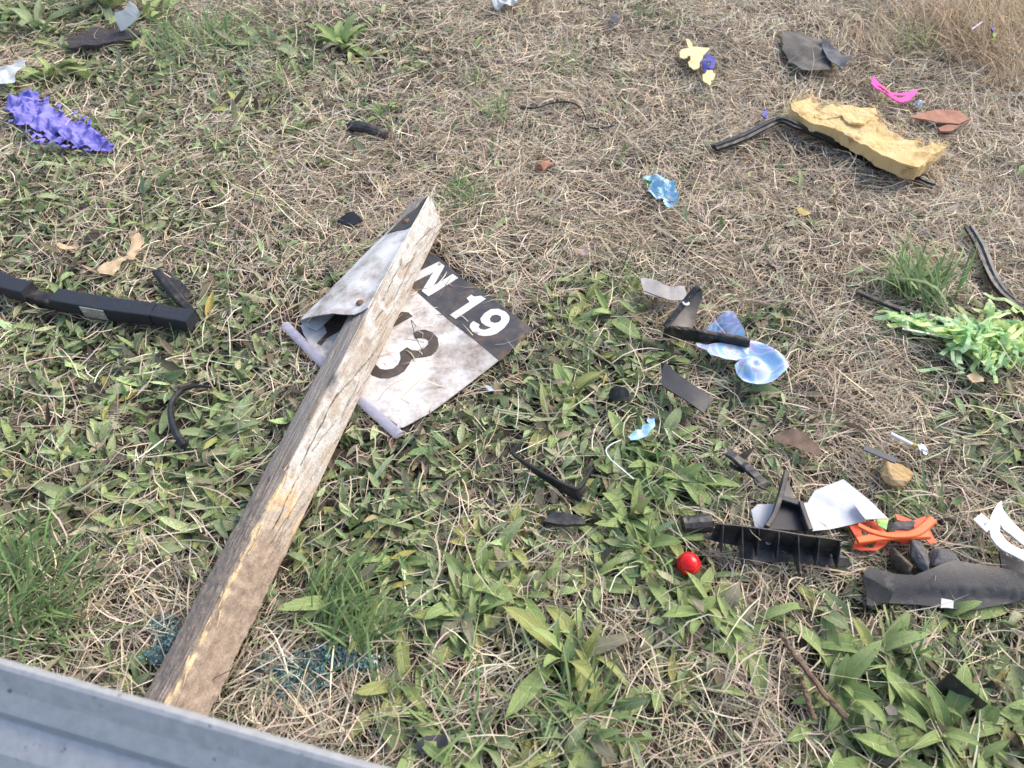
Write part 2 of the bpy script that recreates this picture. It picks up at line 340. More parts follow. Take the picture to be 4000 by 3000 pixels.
for t in (-1.5, 2.0):
    c = ra + rd * t; n_ = np.array([rd[1], -rd[0], 0]); P0 = c - n_ * .075
    V, F = sweep_geo(np.array([[P0[0], P0[1], -.15], [P0[0], P0[1], .68]]), [(a, b) for a, b in rect(.10, .12)])
    V = np.array([[P0[0] + sx * .05 * rd[0] + sy * .06 * n_[0], P0[1] + sx * .05 * rd[1] + sy * .06 * n_[1], z] for z in (-.15, .68) for sx, sy in ((-1, -1), (1, -1), (1, 1), (-1, 1))])
    F = [(0, 1, 2, 3), (4, 5, 6, 7)] + [(i, (i + 1) % 4, (i + 1) % 4 + 4, i + 4) for i in range(4)]
    mk('rail_post', V, F, MT['steel'], gr, solid=False)

# ------------------------------------------------------------------ timber post
A_, B_ = np.array([-.6747, .4416, .1182]), np.array([-.284, 2.0702, .1398]); ROLL, PW = R(53.7), .101
AX = (B_ - A_) / np.linalg.norm(B_ - A_); PL = np.linalg.norm(B_ - A_)
SIDE = np.cross(AX, [0, 0, 1]); SIDE /= np.linalg.norm(SIDE); UPV = np.cross(SIDE, AX)
FR = math.cos(ROLL) * SIDE - math.sin(ROLL) * UPV; FL = -math.sin(ROLL) * SIDE - math.cos(ROLL) * UPV
def build_post():
    U0 = -.14; nu = 330; us = np.linspace(U0, PL, nu); k1 = 54
    v = np.linspace(0, 1, k1)
    ring = [(a, 0.) for a in v] + [(1., b) for b in np.linspace(0, 1, 16)[1:]] + [(a, 1.) for a in np.linspace(1, 0, 16)[1:]] + [(0., b) for b in v[::-1][:-1]]
    ring = np.array(ring); k = len(ring)                      # (along FR, along FL); painted face b=0, weathered face a=0
    a, b = ring[:, 0], ring[:, 1]
    # rounded arrises
    c = ring - .5; rr = .06; q = np.clip(np.abs(c) - (.5 - rr), 0, None); L = np.linalg.norm(q, axis=1); f = np.where((q > 0).all(1), rr / np.maximum(L, 1e-6), 1.0)
    ring2 = np.where((q > 0).all(1)[:, None], np.sign(c) * ((.5 - rr) + q * f[:, None]), c) + .5
    Uu = np.repeat(us, k).reshape(nu, k); A2 = np.tile(ring2[:, 0], (nu, 1)); B2 = np.tile(ring2[:, 1], (nu, 1))
    paint = (b < .001)[None] & np.ones((nu, 1), bool); left = (a < .001)[None] & np.ones((nu, 1), bool)
    pa = np.tile(a, (nu, 1)); pb = np.tile(b, (nu, 1))
    # surface relief: grain, cracks, worn arris
    dep = np.zeros((nu, k))
    s_ = np.where(paint, pa, pb)
    dep += (fbm(Uu * 14, s_ * 22, 5, 3) - .5) * .004 + (fbm(Uu * 5, s_ * 60, 8, 2) - .5) * np.where(left, .003, .0012)
    rr_ = np.random.default_rng(4); crack = np.zeros((nu, k))
    for i in range(46):
        onp = i < 32; u0 = rr_.uniform(.25, PL - .1); ln = rr_.uniform(.06, .26); v0 = rr_.uniform(.12, .88); sl_ = rr_.uniform(1.1, 2.3) if onp and i % 4 else rr_.uniform(-.4, .4)
        if i % 9 == 0: ln *= 1.6
        t = (Uu - u0) / ln; vc = v0 + sl_ * (Uu - u0) + (fbm(Uu * 40, Uu * 0 + i, 60 + i, 2) - .5) * .06
        wd = .012 * np.clip(np.sin(np.clip(t, 0, 1) * math.pi), 0, 1) ** .6 * rr_.uniform(.6, 1.25)
        msk = (t > 0) & (t < 1) & (paint if onp else left)
        crack = np.maximum(crack, np.where(msk, np.clip(1.25 - np.abs(s_ - vc) / np.maximum(wd, 1e-4), 0, 1), 0))
    dep += np.where(Uu < .45, (fbm(Uu * 60, s_ * 7, 55, 3) - .5) * .006 + (fbm(Uu * 160, s_ * 18, 56, 2) - .5) * .003, 0); dep += crack * .006
    hole = np.where(left, np.clip(1.4 - np.hypot((Uu - .5) / .022, (pb - .62) / .11), 0, 1), 0); dep += hole * .02
    ridge = np.clip(1 - (pa + pb) / .3, 0, 1) * (np.where(Uu < .55, 1, 0) * (fbm(Uu * 20, pa * 3, 31, 3)) + .3 * fbm(Uu * 25, pa, 32, 3)); dep += ridge * .011
    endn = np.clip((Uu - (PL - .05)) / .05, 0, 1); dep += endn * (fbm(Uu * 50, s_ * 9, 71, 2) - .3) * .006
    cen = np.array([.5, .5]); dx, dy = cen[0] - A2, cen[1] - B2; dl = np.hypot(dx, dy); A2 = A2 + dx / dl * dep / PW; B2 = B2 + dy / dl * dep / PW
    cut = np.clip((Uu - (PL - .12)) / .12, 0, 1); Ue = Uu - cut * (A2 * .055 - .004) + cut * (fbm(A2 * 8, B2 * 8, 2, 2) - .5) * .012
    V = A_ + Ue[..., None] * AX + (A2 * PW)[..., None] * FR + (B2 * PW)[..., None] * FL
    # colour of wood, paint and dried mud, with shade painted into the cracks
    n1 = fbm(Uu * 24, s_ * 5, 101, 4); n2 = fbm(Uu * 9, s_ * 2.2, 102, 4); n3 = fbm(Uu * 70, s_ * 9, 103, 3); gr_ = fbm(Uu * 6, s_ * 55, 104, 3)
    col = np.zeros((nu, k, 3)); wood = np.array([.30, .25, .20]); grey = np.array([.27, .24, .21]); white = np.array([.46, .46, .44]); mud = np.array([.27, .21, .16]); yel = np.array([.58, .46, .28])
    mix = lambda c_, d, t: c_ + (np.asarray(d) - c_) * np.clip(t, 0, 1)[..., None]
    col[:] = wood; col = mix(col, np.array([.44, .385, .32]), (gr_ - .3) * 1.6)
    col = np.where(left[..., None], mix(np.broadcast_to(grey, col.shape), np.array([.42, .375, .325]), (gr_ - .3) * 1.7), col)
    u01 = (Uu - U0) / (PL - U0)
    pt = np.clip((n2 * .5 + n1 * .5 - .36) * 7, 0, 1) * np.clip((Uu - .36) * 5, 0, 1) * np.clip((1.30 - pa + (n1 - .5) * 1.0) * 1.6 - .35, 0, 1)
    col = np.where(paint[..., None], mix(col, white * (.88 + .24 * n3[..., None]), pt), col)
    warm = np.clip(1 - np.abs(Uu - .47) / .1, 0, 1) * paint * (n1 > .52); col = mix(col, np.array([.60, .40, .20]), warm * .8)
    md = np.clip((n2 - .50) * 8, 0, 1) * np.clip(1 - np.abs(Uu - 1.05) / .3, 0, 1) * .95 + np.clip((.44 - Uu + (n2 - .5) * .35) * 7, 0, 1) * .95 + np.clip((n1 - .60) * 7, 0, 1) * .65
    col = mix(col, mud * (.55 + .9 * n3[..., None]), np.clip(md, 0, 1) * np.where(paint, 1, .0))
    mdl = np.clip((.75 - Uu + (n2 - .5) * .6) * 2.5, 0, 1) * .75; col = np.where(left[..., None], mix(col, np.array([.235, .19, .155]) * (.7 + .6 * n3[..., None]), mdl), col)
    ye = np.clip(1 - np.abs(pa - .07 + (n1 - .5) * .22) / .09, 0, 1) * (pb < .1) * np.clip((.60 - Uu) * 9, 0, 1) * np.clip((n1 * .5 + n3 * .5 - .42) * 8, 0, 1); col = mix(col, yel * (.6 + .6 * n3[..., None]), ye * 1.2)
    stain = np.clip(1.3 - np.hypot((Uu - .83) / .035, (pb - .06 + pa) / .12) + (n3 - .5), 0, 1) * (left | paint); col = mix(col, np.array([.05, .05, .055]), stain * .8)
    col = mix(col, np.array([.045, .035, .027]), crack * .75)  # shade inside the crack grooves, put into the colour
    F = []
    for i in range(nu - 1):
        o = i * k
        for j in range(k): F.append((o + j, o + (j + 1) % k, o + k + (j + 1) % k, o + k + j))
    V = V.reshape(-1, 3); col = col.reshape(-1, 3)
    for e in (0, nu - 1):
        V = np.vstack([V, V[e * k:(e + 1) * k].mean(0)]); col = np.vstack([col, [[.40, .33, .25]]]); ci = len(V) - 1
        for j in range(k): F.append((e * k + j, e * k + (j + 1) % k, ci))
    return V, F, col
def set_tint(o, col):
    at = o.data.color_attributes.new('tint', 'FLOAT_COLOR', 'POINT')
    at.data.foreach_set('color', np.hstack([col, np.ones((len(col), 1))]).astype(np.float32).ravel())
V, F, col = build_post()
post = thing('timber_post', 'old square wooden post with cracked white paint lying across the bent sign', 'post', (A_[0] + .15, A_[1] + .6, 0))
po = mk('post_shaft', V, F, attr_mat('weathered_painted_wood', .8, 0, .25, bump=.5, var=.22), post, smooth=True); set_tint(po, col)
# splinters along the broken arris and the nail with its grass stem
for i in range(26):
    u = random.uniform(.05, .55); p = A_ + AX * u + FR * random.uniform(-.002, .022) + FL * random.uniform(-.002, .006)
    L = random.uniform(.012, .045); d = AX * random.choice((1, -1)) + (-FL) * random.uniform(.05, .35) + FR * random.uniform(-.2, .2)
    V, F = sweep_geo(np.array([p - FL * .0, p + d * L * .5, p + d * L]), circ(.0016, 4), scale=[1, .8, .1])
    mk('splinter', V, F, MT['husk'], post, solid=False)
V, F = sweep_geo(np.array([A_ + AX * .70 + FL * .012, A_ + AX * .73 - FL * .03 - FR * .02, A_ + AX * .76 - FL * .055 - FR * .03]), circ(.003, 5), scale=[1, .8, .15])
mk('splinter', V, F, MT['husk'], post, solid=False)

# ------------------------------------------------------------------ bent sign under the post
c1 = crop(1560, 960, 2.07); c2 = crop(1400, 1180, 1.7625); c3 = crop(1100, 1100, 2.505)
ZS = .022
sg = thing('road_sign', 'muddy white metal sign with black W 19 band folded round the wooden post', 'sign', tuple(G(1700, 1350, 0)))
band_line = [(1590, 1098), (1620, 1130), (1947, 1412)]
plate = [(1480, 1000), (1574, 886)] + c1([(0, -60), (262, 50), (345, 110), (460, 208), (470, 222), (520, 262), (620, 325), (750, 430), (880, 545), (1000, 640), (1060, 690), (1050, 735), (1010, 745), (1020, 765), (970, 800), (940, 850), (900, 865), (890, 895), (850, 915), (805, 945)]) + c2([(820, 520), (500, 760), (312, 862), (270, 868)]) + c3([(1130, 1400), (600, 1000), (410, 760), (270, 600), (205, 490), (185, 420)])
def zs(pts, dz=0.):
    """lift of the plate: flat, with slightly raised right corner"""
    return [(x, y, ZS + dz + .0) for x, y in pts]
def sign_warp(V):
    c = G(2030, 1330, ZS); d = np.hypot(V[:, 0] - c[0], V[:, 1] - c[1]); V = V.copy()
    V[:, 2] += .02 * np.clip(1 - d / .28, 0, 1) ** 1.5 + (fbm(V[:, 0] * 5, V[:, 1] * 5, 77, 2) - .5) * .012
    return V
sheet('plate', zs(plate), MT['white_sign'], parent=sg, thick=.003, L=.03, warp=sign_warp)
i0 = 2
bandp = plate[2:2 + 20] + [(1620, 1130), (1540, 1062)]
sheet('black_band', zs(bandp, .0012), MT['char'], parent=sg, thick=.001, L=.03, warp=sign_warp)
LET = [('letter', [(60, 250), (185, 190), (320, 122), (365, 155), (275, 315), (430, 218), (475, 250), (235, 400), (180, 360), (275, 207), (40, 330)], []),
       ('numeral', [(543, 420), (580, 392), (605, 410), (660, 405), (700, 433), (455, 588), (408, 552), (568, 452)], []),
       ('numeral', [(655, 600), (690, 555), (740, 525), (800, 525), (860, 555), (888, 592), (891, 615), (885, 640), (850, 690), (790, 735), (740, 750), (690, 752), (640, 740), (590, 705), (568, 665), (575, 638), (600, 617), (650, 652), (640, 672), (658, 692), (690, 700), (718, 692), (742, 683), (700, 665), (665, 635)], [[(730, 605), (750, 580), (785, 575), (820, 590), (825, 620), (805, 642), (770, 647), (738, 632)]])]
for nm, pts, hl in LET:
    sheet(nm, zs(c1(pts), .0024), MT['white_clean'], parent=sg, thick=.001, L=.03, warp=sign_warp, holes=[zs(c1(h), .0024) for h in hl])
three = [(377, 207), (410, 188), (460, 184), (510, 203), (545, 240), (553, 290), (535, 335), (500, 365), (450, 378), (390, 386), (365, 395), (350, 430), (315, 478), (270, 505), (210, 525), (150, 525), (95, 505), (40, 440), (100, 405), (125, 437), (150, 462), (190, 468), (240, 460), (275, 430), (292, 390), (285, 345), (335, 308), (370, 330), (410, 333), (455, 310), (480, 285), (480, 260), (460, 245), (425, 242), (390, 248)]
sheet('numeral', zs(c2(three), .0012), MT['brown_char'], parent=sg, thick=.001, L=.03, warp=sign_warp)
sheet('numeral', zs(c2([(300, 62), (345, 66), (372, 92), (258, 158), (150, 200), (180, 120)]), .0012), MT['brown_char'], parent=sg, thick=.001, L=.03, warp=sign_warp)
sheet('numeral', zs(c3([(365, 240), (645, 240), (640, 400), (560, 480), (440, 545), (385, 615), (340, 590), (440, 490), (400, 380)]), .0012), MT['brown_char'], parent=sg, thick=.001, L=.03, warp=sign_warp)
# the part folded up over the weathered face of the post
low = [(1437, 1200, .135), (1412, 1217, .124), (1385, 1229, .112), (1345, 1228, .108), (1300, 1222, .104), (1248, 1229, .090), (1205, 1238, .070), (1180, 1246, .052)]
rT = np.array([1674., 766.]); rF = np.array([1602., 826.])
def flap():
    nc = len(low); ns = 26; rows = []
    for i in range(ns):
        s = i / (ns - 1); row = []
        for j, (x, y, z) in enumerate(low):
            t = j / (nc - 1); tp = rT + (rF - rT) * t; zt = .145 + (.090 - .145) * t
            e = s
            p = G(x + (tp[0] - x) * e, y + (tp[1] - y) * e, z + (zt - z) * e + math.sin(t * math.pi) * .010 * (1 - s) * s * 4)
            row.append(p)
        d = row[-1] - row[0]; fold = G(*rF, .07) - G(1180, 1246, .05); o = np.array([-fold[1], fold[0], 0]); o /= np.linalg.norm(o)
        if o[0] > 0: o = -o
        pf = row[-1]; r = (pf[2] - ZS - .004) / 2; c = pf - np.array([0, 0, r])
        for th in np.linspace(0, math.pi, 9)[1:]: row.append(c + r * (np.array([0, 0, math.cos(th)]) + o * math.sin(th) * .8))
        row.append(row[-1] - o * .05)
        rows.append(row)
    P = np.array(rows); n, m = P.shape[:2]; P[..., 2] += (fbm(P[..., 0] * 18, P[..., 1] * 18, 5, 2) - .5) * .006
    d1 = np.gradient(P, axis=0); d2 = np.gradient(P, axis=1); nn = np.cross(d1, d2); nn /= np.linalg.norm(nn, axis=2)[..., None]
    Q = P - nn * .0028
    V = np.vstack([P.reshape(-1, 3), Q.reshape(-1, 3)]); N_ = n * m; F = []; BF = []
    for i in range(n - 1):
        for j in range(m - 1):
            a = i * m + j; F.append((a, a + 1, a + m + 1, a + m)); F.append((N_ + a + m, N_ + a + m + 1, N_ + a + 1, N_ + a))
    for i in range(n - 1):
        for j in (0, m - 1): a = i * m + j; F.append((a, a + m, N_ + a + m, N_ + a))
    for j in range(m - 1):
        for i in (0, n - 1): a = i * m + j; F.append((a, a + 1, N_ + a + 1, N_ + a))
    return P, V, F, nn
P, V, F, nn = flap()
mk('folded_flap', V, F, MT['white_sign'], sg, smooth=True)
# black band on the folded part, following the surface
def on_flap(s, t, off=.0018):
    i = s * (P.shape[0] - 1); j = t * 7; i0, j0 = min(int(i), P.shape[0] - 2), min(int(j), 6); a, b = i - i0, j - j0
    bl = lambda Q: (Q[i0, j0] * (1 - a) + Q[i0 + 1, j0] * a) * (1 - b) + (Q[i0, j0 + 1] * (1 - a) + Q[i0 + 1, j0 + 1] * a) * b
    n_ = bl(nn); n_ = n_ if n_[2] > 0 else -n_
    return bl(P) + n_ * off
rows = [[on_flap(s0 + (1 - s0) * q, t) for q in np.linspace(0, .999, 8)] for t, s0 in zip(np.linspace(0.01, .999, 8), np.linspace(.725, .79, 8))]
Pb = np.array(rows); V = Pb.reshape(-1, 3); F = [(i * 8 + j, i * 8 + j + 1, i * 8 + j + 9, i * 8 + j + 8) for i in range(7) for j in range(7)]
V2 = V - [0, 0, .001]; mk('black_band', np.vstack([V, V2]), F + [tuple(i + 64 for i in f) for f in F], MT['char'], sg, smooth=True)
for s, t in ((.83, .45), (.10, .30)):
    c = on_flap(s, t, .001); bm = bmesh.new(); bmesh.ops.create_uvsphere(bm, u_segments=12, v_segments=6, radius=.013)
    for v in bm.verts: v.co.z *= .45
    Vb = np.array([v.co[:] for v in bm.verts]) + c; Fb = [tuple(v.index for v in f.verts) for f in bm.faces]; bm.free()
    mk('bolt', Vb, Fb, MT['rust'], sg, smooth=True, solid=False)
tb = [G(1112, 1268, .036), G(1260, 1418, .032), G(1405, 1560, .030), G(1560, 1700, .034)]
tube = thing('plastic_tube', 'clear lilac plastic tube poking out from under the sign', 'tube', tuple(G(1400, 1550, 0)))
V, F = sweep_geo(catmull(tb, 40), circ(.015, 12, .5)); mk('tube_wall', V, F, MT['tube'], tube, smooth=True)

# ------------------------------------------------------------------ wreckage and litter lying in the grass
def zz(pts, z): return [(p[0], p[1], z if len(p) < 3 else p[2]) for p in pts]
def box_run(name, path, wd, ht, mat, parent, n=9, jag=.00015, seed=0, **kw):
    """bar whose top front edge follows the path; depth wd away from the viewer's side, height ht"""
    pr = [(0, -.002), (0, -ht), (-wd, -ht), (-wd, -.002), (-wd + .003, 0), (-.003, 0)]
    return sweep(name, path, pr, mat, parent=parent, n=n, jag=jag, seed=seed, **kw)
def screw(parent, p, r=.004, nrm=(0, 0, 1), mat='screw'):
    q = Vector(nrm).to_track_quat('Z', 'Y').to_matrix(); V = []; k = 10
    for rr_, h in ((r, 0), (r, .0012), (r * .7, .002), (r * .3, .002), (r * .25, .001)):
        for i in range(k): V.append(np.array(q @ Vector((rr_ * math.cos(2 * math.pi * i / k), rr_ * math.sin(2 * math.pi * i / k), h))) + p)
    F = [(j * k + i, j * k + (i + 1) % k, (j + 1) * k + (i + 1) % k, (j + 1) * k + i) for j in range(4) for i in range(k)] + [tuple(range(4 * k, 5 * k)), tuple(range(k))[::-1]]
    return mk('screw', V, F, MT[mat], parent, solid=False)

# --- black trim bar at the side of the verge
ct = crop(0, 1040, 1.5875)
t = thing('bumper_trim', 'long broken black plastic trim bar with a riveted metal plate', 'car part', tuple(G(330, 1180, 0)))
box_run('trim_section', [(x, y, .082) for x, y in ct([(-160, 55), (0, 128), (128, 160)])], .052, .045, MT['black_clean'], t, seed=1)
box_run('trim_section', [(x, y, .058) for x, y in ct([(105, 178), (305, 228)])], .040, .030, MT['black_worn'], t, seed=2)
m3 = box_run('trim_section', [(x, y, .080) for x, y in ct([(298, 208), (640, 268), (918, 304)])], .055, .045, MT['black_clean'], t, seed=3, n=22)
box_run('trim_section', [(x, y, .078) for x, y in ct([(921, 303), (1150, 345)])], .052, .043, MT['black_clean'], t, seed=4)
q0, q1 = G(*ct([(495, 246)])[0], .077), G(*ct([(642, 271)])[0], .077)
s_ = np.cross((q1 - q0) / np.linalg.norm(q1 - q0), [0, 0, 1])
V = [q0 + s_ * .002, q1 + s_ * .002, q1 + s_ * .002 - [0, 0, .04], q0 + s_ * .002 - [0, 0, .04], q0 + s_ * .0045, q1 + s_ * .0045, q1 + s_ * .0045 - [0, 0, .04], q0 + s_ * .0045 - [0, 0, .04]]
F = [(0, 1, 2, 3), (4, 7, 6, 5), (0, 4, 5, 1), (1, 5, 6, 2), (2, 6, 7, 3), (3, 7, 4, 0)]
mp = mk('metal_plate', V, F, MT['alu'], t)
for f in (.13, .87): screw(mp, q0 + (q1 - q0) * f + s_ * .0045 - np.array([0, 0, .02]), .005, s_)
t = thing('trim_bracket', 'short black channel piece with worn flange leaning at the trim bar end', 'car part', tuple(G(690, 1150, 0)))
sweep('channel', zz(ct([(978, 42), (1090, 180), (1195, 300)]), .045), rect(.028, .03, .006), MT['black_worn'], parent=t, n=14, jag=.0006)
sheet('flange', [(*p, z) for p, z in zip(ct([(985, 40), (1060, 38), (1110, 75), (1196, 180), (1160, 200), (1075, 130)]), (.035, .03, .03, .03, .03, .03))], MT['black_worn'], parent=t, thick=.003, L=.03, amp=.008)

# --- purple paper
cpu = crop(0, 320, 2.646)
t = thing('crepe_garland', 'crumpled purple crepe paper garland with fringed edges', 'paper', tuple(G(220, 490, 0)))
body = [(30, 150), (100, 132), (180, 120), (205, 105), (230, 135), (300, 130), (340, 92), (420, 110), (395, 180), (440, 235), (500, 270), (620, 320), (700, 335), (780, 370), (860, 400), (900, 430), (940, 480), (1000, 540), (1080, 590), (1170, 660), (1172, 685), (1110, 678), (1095, 722), (1000, 690), (860, 690), (780, 650), (720, 610), (640, 560), (560, 520), (430, 490), (330, 480), (260, 440), (180, 400), (130, 390), (152, 362), (90, 310), (85, 270), (35, 220)]
sheet('paper_body', zz(cpu(body), .045), MT['purple'], parent=t, thick=.0008, L=.010, amp=.050, freq=20, seed=5, jag=.003, smooth=False)
sheet('paper_layer', zz(cpu([(250, 480), (400, 500), (520, 540), (640, 590), (720, 640), (640, 660), (560, 620), (480, 580), (380, 560), (300, 500)]), .03), MT['purple'], parent=t, thick=.0008, L=.012, amp=.05, freq=20, seed=9, jag=.004, smooth=False)
sp = [(250, 130, 80, 62), (380, 170, 50, -40), (430, 220, 60, 70), (480, 260, 10, 80), (560, 280, 70, 50), (640, 330, -10, 40), (740, 340, 55, 40), (800, 370, 40, 20), (840, 400, 50, 45), (920, 440, 15, 65), (990, 520, 60, -40), (1050, 570, 70, -40), (1130, 640, 50, -30), (1060, 690, 40, -40), (960, 690, -20, -20), (880, 690, 60, -30), (600, 640, -60, -30), (520, 620, -70, -30), (450, 590, -60, -40), (400, 600, -50, -20), (360, 540, -40, -50), (300, 500, -50, -20), (700, 650, -50, -40), (240, 440, -60, 10), (120, 390, -40, -20), (90, 300, -40, 10), (330, 600, 30, -10), (560, 590, 40, -50), (640, 650, 30, -40), (780, 660, -30, -30)]
for i, (x, y, dx, dy) in enumerate(sp):
    a, b = cpu([(x, y), (x + dx, y - dy)]); up = .05 + .03 * random.random()
    sweep('fringe_strip', [(a[0], a[1], .045), ((a[0] + b[0]) / 2, (a[1] + b[1]) / 2, up), (b[0], b[1], .04 if dy < 0 else up)], rect(.014, .0008, .0002), MT['purple'], parent=t, n=6, jag=.0012, seed=i, twist=random.uniform(-.9, .9), scale=[1, 1, 1, .95, .9, .8])

# --- upper verge
cu = crop(0, 0, 2.212)
sheet('plastic_shard', [(*p, z) for p, z in zip(cu([(1045, 275), (1030, 215), (1000, 180), (985, 110), (1065, 85), (1125, 5), (1160, 30), (1200, 90), (1185, 125), (1205, 130), (1150, 190)]), (.05, .08, .10, .14, .15, .20, .19, .15, .13, .13, .09))], MT['frosted'], 'jagged frosted plastic shard standing on dark bark', 'shard', thick=.003, L=.03, amp=.004, smooth=False, jag=.003)
sheet('bark_slab', zz(cu([(575, 310), (760, 280), (770, 240), (830, 232), (900, 245), (1060, 262), (1190, 265), (1210, 300), (1040, 345), (960, 360), (900, 370), (700, 395), (600, 412), (590, 360)]), .05), MT['bark'], 'flat dark bark slab with reddish broken edges', 'bark', thick=.014, L=.02, amp=.008, freq=25, jag=.004)
sheet('plastic_scrap', zz(cu([(-60, 590), (80, 575), (100, 520), (160, 505), (215, 530), (220, 580), (150, 620), (120, 700), (40, 740), (-60, 730)]), .06), MT['frosted'], 'cloudy crumpled plastic scrap under broad weed leaves', 'scrap', thick=.002, L=.02, amp=.04, freq=14)
cu2 = crop(1000, 0, 2.212); cu3 = crop(2000, 0, 2.212); cu4 = crop(3000, 0, 2.212)
sheet('plastic_bag', zz(cu2([(2030, -30), (2035, 40), (2080, 62), (2130, 50), (2200, 40), (2260, 20), (2260, -40)]), .05), MT['frosted'], 'small crumpled clear plastic bag among short dry grass', 'bag', thick=.001, L=.012, amp=.05, freq=30)
sheet('metal_scrap', zz(cu3([(850, 120), (905, 105), (920, 190), (870, 200), (855, 170)]), .05), MT['blue_grey'], 'small blue-grey scrap beside a patch of green grass', 'scrap', thick=.004, L=.02, amp=.01)
bk = [(2530 / 2.212 + 870 + 0, 0)]
sweep('bark_roll', [(1370, 492, .035), (1430, 500, .04), (1512, 528, .025)], circ(.030, 10, .7), MT['black_worn'], 'dark curved plastic offcut half buried in straw', 'offcut', n=12, jag=.001, scale=np.linspace(1, .7, 12))
sheet('black_tile', [(1312, 862, .03), (1365, 828, .05), (1382, 826, .05), (1418, 862, .03), (1368, 884, .02)], MT['black_clean'], 'small black plastic corner plate lying in straw near the post top', 'car part', thick=.004, L=.03, amp=.004)
sweep('wire', zz(cu3([(70, 935), (220, 930), (330, 895), (480, 880), (590, 930), (640, 1030)]), .045), circ(.0035, 6), MT['rubber'], 'thin black wire looping through dry grass', 'wire', n=30, smooth=True)
sweep('wire_end', zz(cu3([(665, 1100), (740, 1112), (820, 1100), (880, 1085)]), .035), circ(.0032, 6), MT['rubber'], 'short black wire end in brown straw', 'wire', n=12, smooth=True)
cy = crop(2600, 120, 3.968)
sheet('foam_cutout', zz(cy([(305, 130), (350, 140), (415, 215), (420, 245), (480, 235), (585, 240), (690, 250), (655, 310), (590, 375), (570, 440), (530, 490), (525, 560), (430, 600), (370, 565), (348, 480), (380, 470), (385, 405), (340, 400), (335, 430), (270, 435), (220, 410), (218, 310), (250, 280), (360, 270), (330, 200)]), .05), MT['pale_yellow'], 'pale yellow foam cut-out with several lobes', 'cut-out', thick=.004, L=.02, amp=.01)
sheet('blue_ring', zz(cy([(590, 390), (640, 345), (690, 375), (700, 400), (775, 430), (778, 500), (740, 590), (690, 600), (650, 580), (600, 640), (600, 600), (575, 550), (570, 500), (535, 490), (575, 475), (620, 470), (630, 440)]), .055), MT['navy'], 'torn dark blue plastic ring between two yellow cut-outs', 'ring', thick=.004, L=.02, amp=.01, holes=[zz(cy([(640, 500), (690, 490), (700, 530), (660, 550)]), .055)])
sheet('foam_cutout', zz(cy([(655, 575), (720, 620), (770, 690), (735, 765), (700, 770), (710, 810), (675, 855), (640, 820), (605, 800), (575, 745), (570, 690), (605, 680)]), .05), MT['pale_yellow'], 'small pale yellow foam scrap below the dark blue ring', 'cut-out', thick=.004, L=.02, amp=.01)
t = thing('wheel_liner', 'torn grey-brown wheel liner with a blue-grey strip in tall dry grass', 'car part', tuple(G(3180, 200, 0)))
sheet('liner_sheet', zz(cu4([(110, 320), (150, 280), (250, 275), (300, 300), (400, 340), (480, 335), (500, 420), (540, 520), (560, 600), (400, 600), (290, 610), (190, 500), (120, 430), (130, 390)]), .05), MT['grey_sheet'], parent=t, thick=.004, L=.025, amp=.03, freq=9)
sheet('liner_strip', zz(cu4([(465, 345), (510, 350), (560, 400), (640, 470), (720, 500), (690, 530), (640, 600), (590, 560), (510, 490), (475, 430)]), .07), MT['blue_grey'], parent=t, thick=.004, L=.025, amp=.02)
t = sheet('glasses_frame', zz(cu4([(915, 650), (935, 680), (975, 730), (1010, 755), (1060, 800), (1150, 805), (1220, 790), (1305, 765), (1270, 820), (1215, 870), (1150, 885), (1090, 860), (1010, 800), (930, 760), (892, 720), (897, 680)]), .055), MT['pink'], 'hot pink plastic toy glasses frame broken in half', 'toy glasses', thick=.004, L=.02, holes=[zz(cu4(h), .055) for h in ([(940, 738), (975, 748), (1040, 798), (1048, 818), (1000, 790)], [(1080, 825), (1190, 825), (1170, 845), (1110, 840)])])
sheet('tissue', zz(cu4([(1258, 885), (1290, 868), (1345, 890), (1335, 915), (1310, 938), (1285, 910)]), .045), MT['white_card'], 'tiny white crumpled tissue scrap near the pink frame', 'scrap', thick=.001, L=.008, amp=.03, freq=50)
sheet('dead_leaf', zz(cu4([(1285, 825), (1340, 810), (1370, 830), (1330, 868), (1295, 860)]), .04), MT['brown_leaf'], 'brown dead leaf beside the white tissue scrap', 'leaf', thick=.0008, L=.01, amp=.02, freq=30)
sheet('board_shard', zz(cu4([(1210, 1010), (1320, 975), (1440, 945), (1620, 955), (1700, 985), (1745, 1025), (1650, 1070), (1540, 1060), (1440, 1045), (1320, 1035)]), .042), MT['brick'], 'large reddish brown board shard partly under straw', 'shard', thick=.006, L=.03, amp=.008, jag=.002)
sheet('board_shard', zz(cu4([(1470, 1100), (1560, 1075), (1660, 1075), (1640, 1100), (1580, 1135), (1490, 1135)]), .036), MT['brick'], 'small reddish brown board shard beside the larger one', 'shard', thick=.006, L=.03, amp=.006)
ins = [(200, 900), (250, 870), (350, 850), (365, 820), (380, 870), (440, 880), (400, 940), (440, 970), (490, 920), (560, 890), (590, 925), (650, 910), (750, 935), (930, 945), (920, 1000), (940, 1040), (1060, 1080), (1150, 1100), (1220, 1140), (1310, 1180), (1270, 1240), (1290, 1270), (1390, 1260), (1410, 1220), (1470, 1250), (1540, 1270), (1480, 1310), (1410, 1330), (1420, 1380), (1370, 1400), (1300, 1470), (1200, 1450), (1090, 1400), (980, 1360), (920, 1310), (850, 1270), (750, 1230), (640, 1150), (580, 1120), (380, 1080), (330, 1050), (270, 1000), (210, 940)]
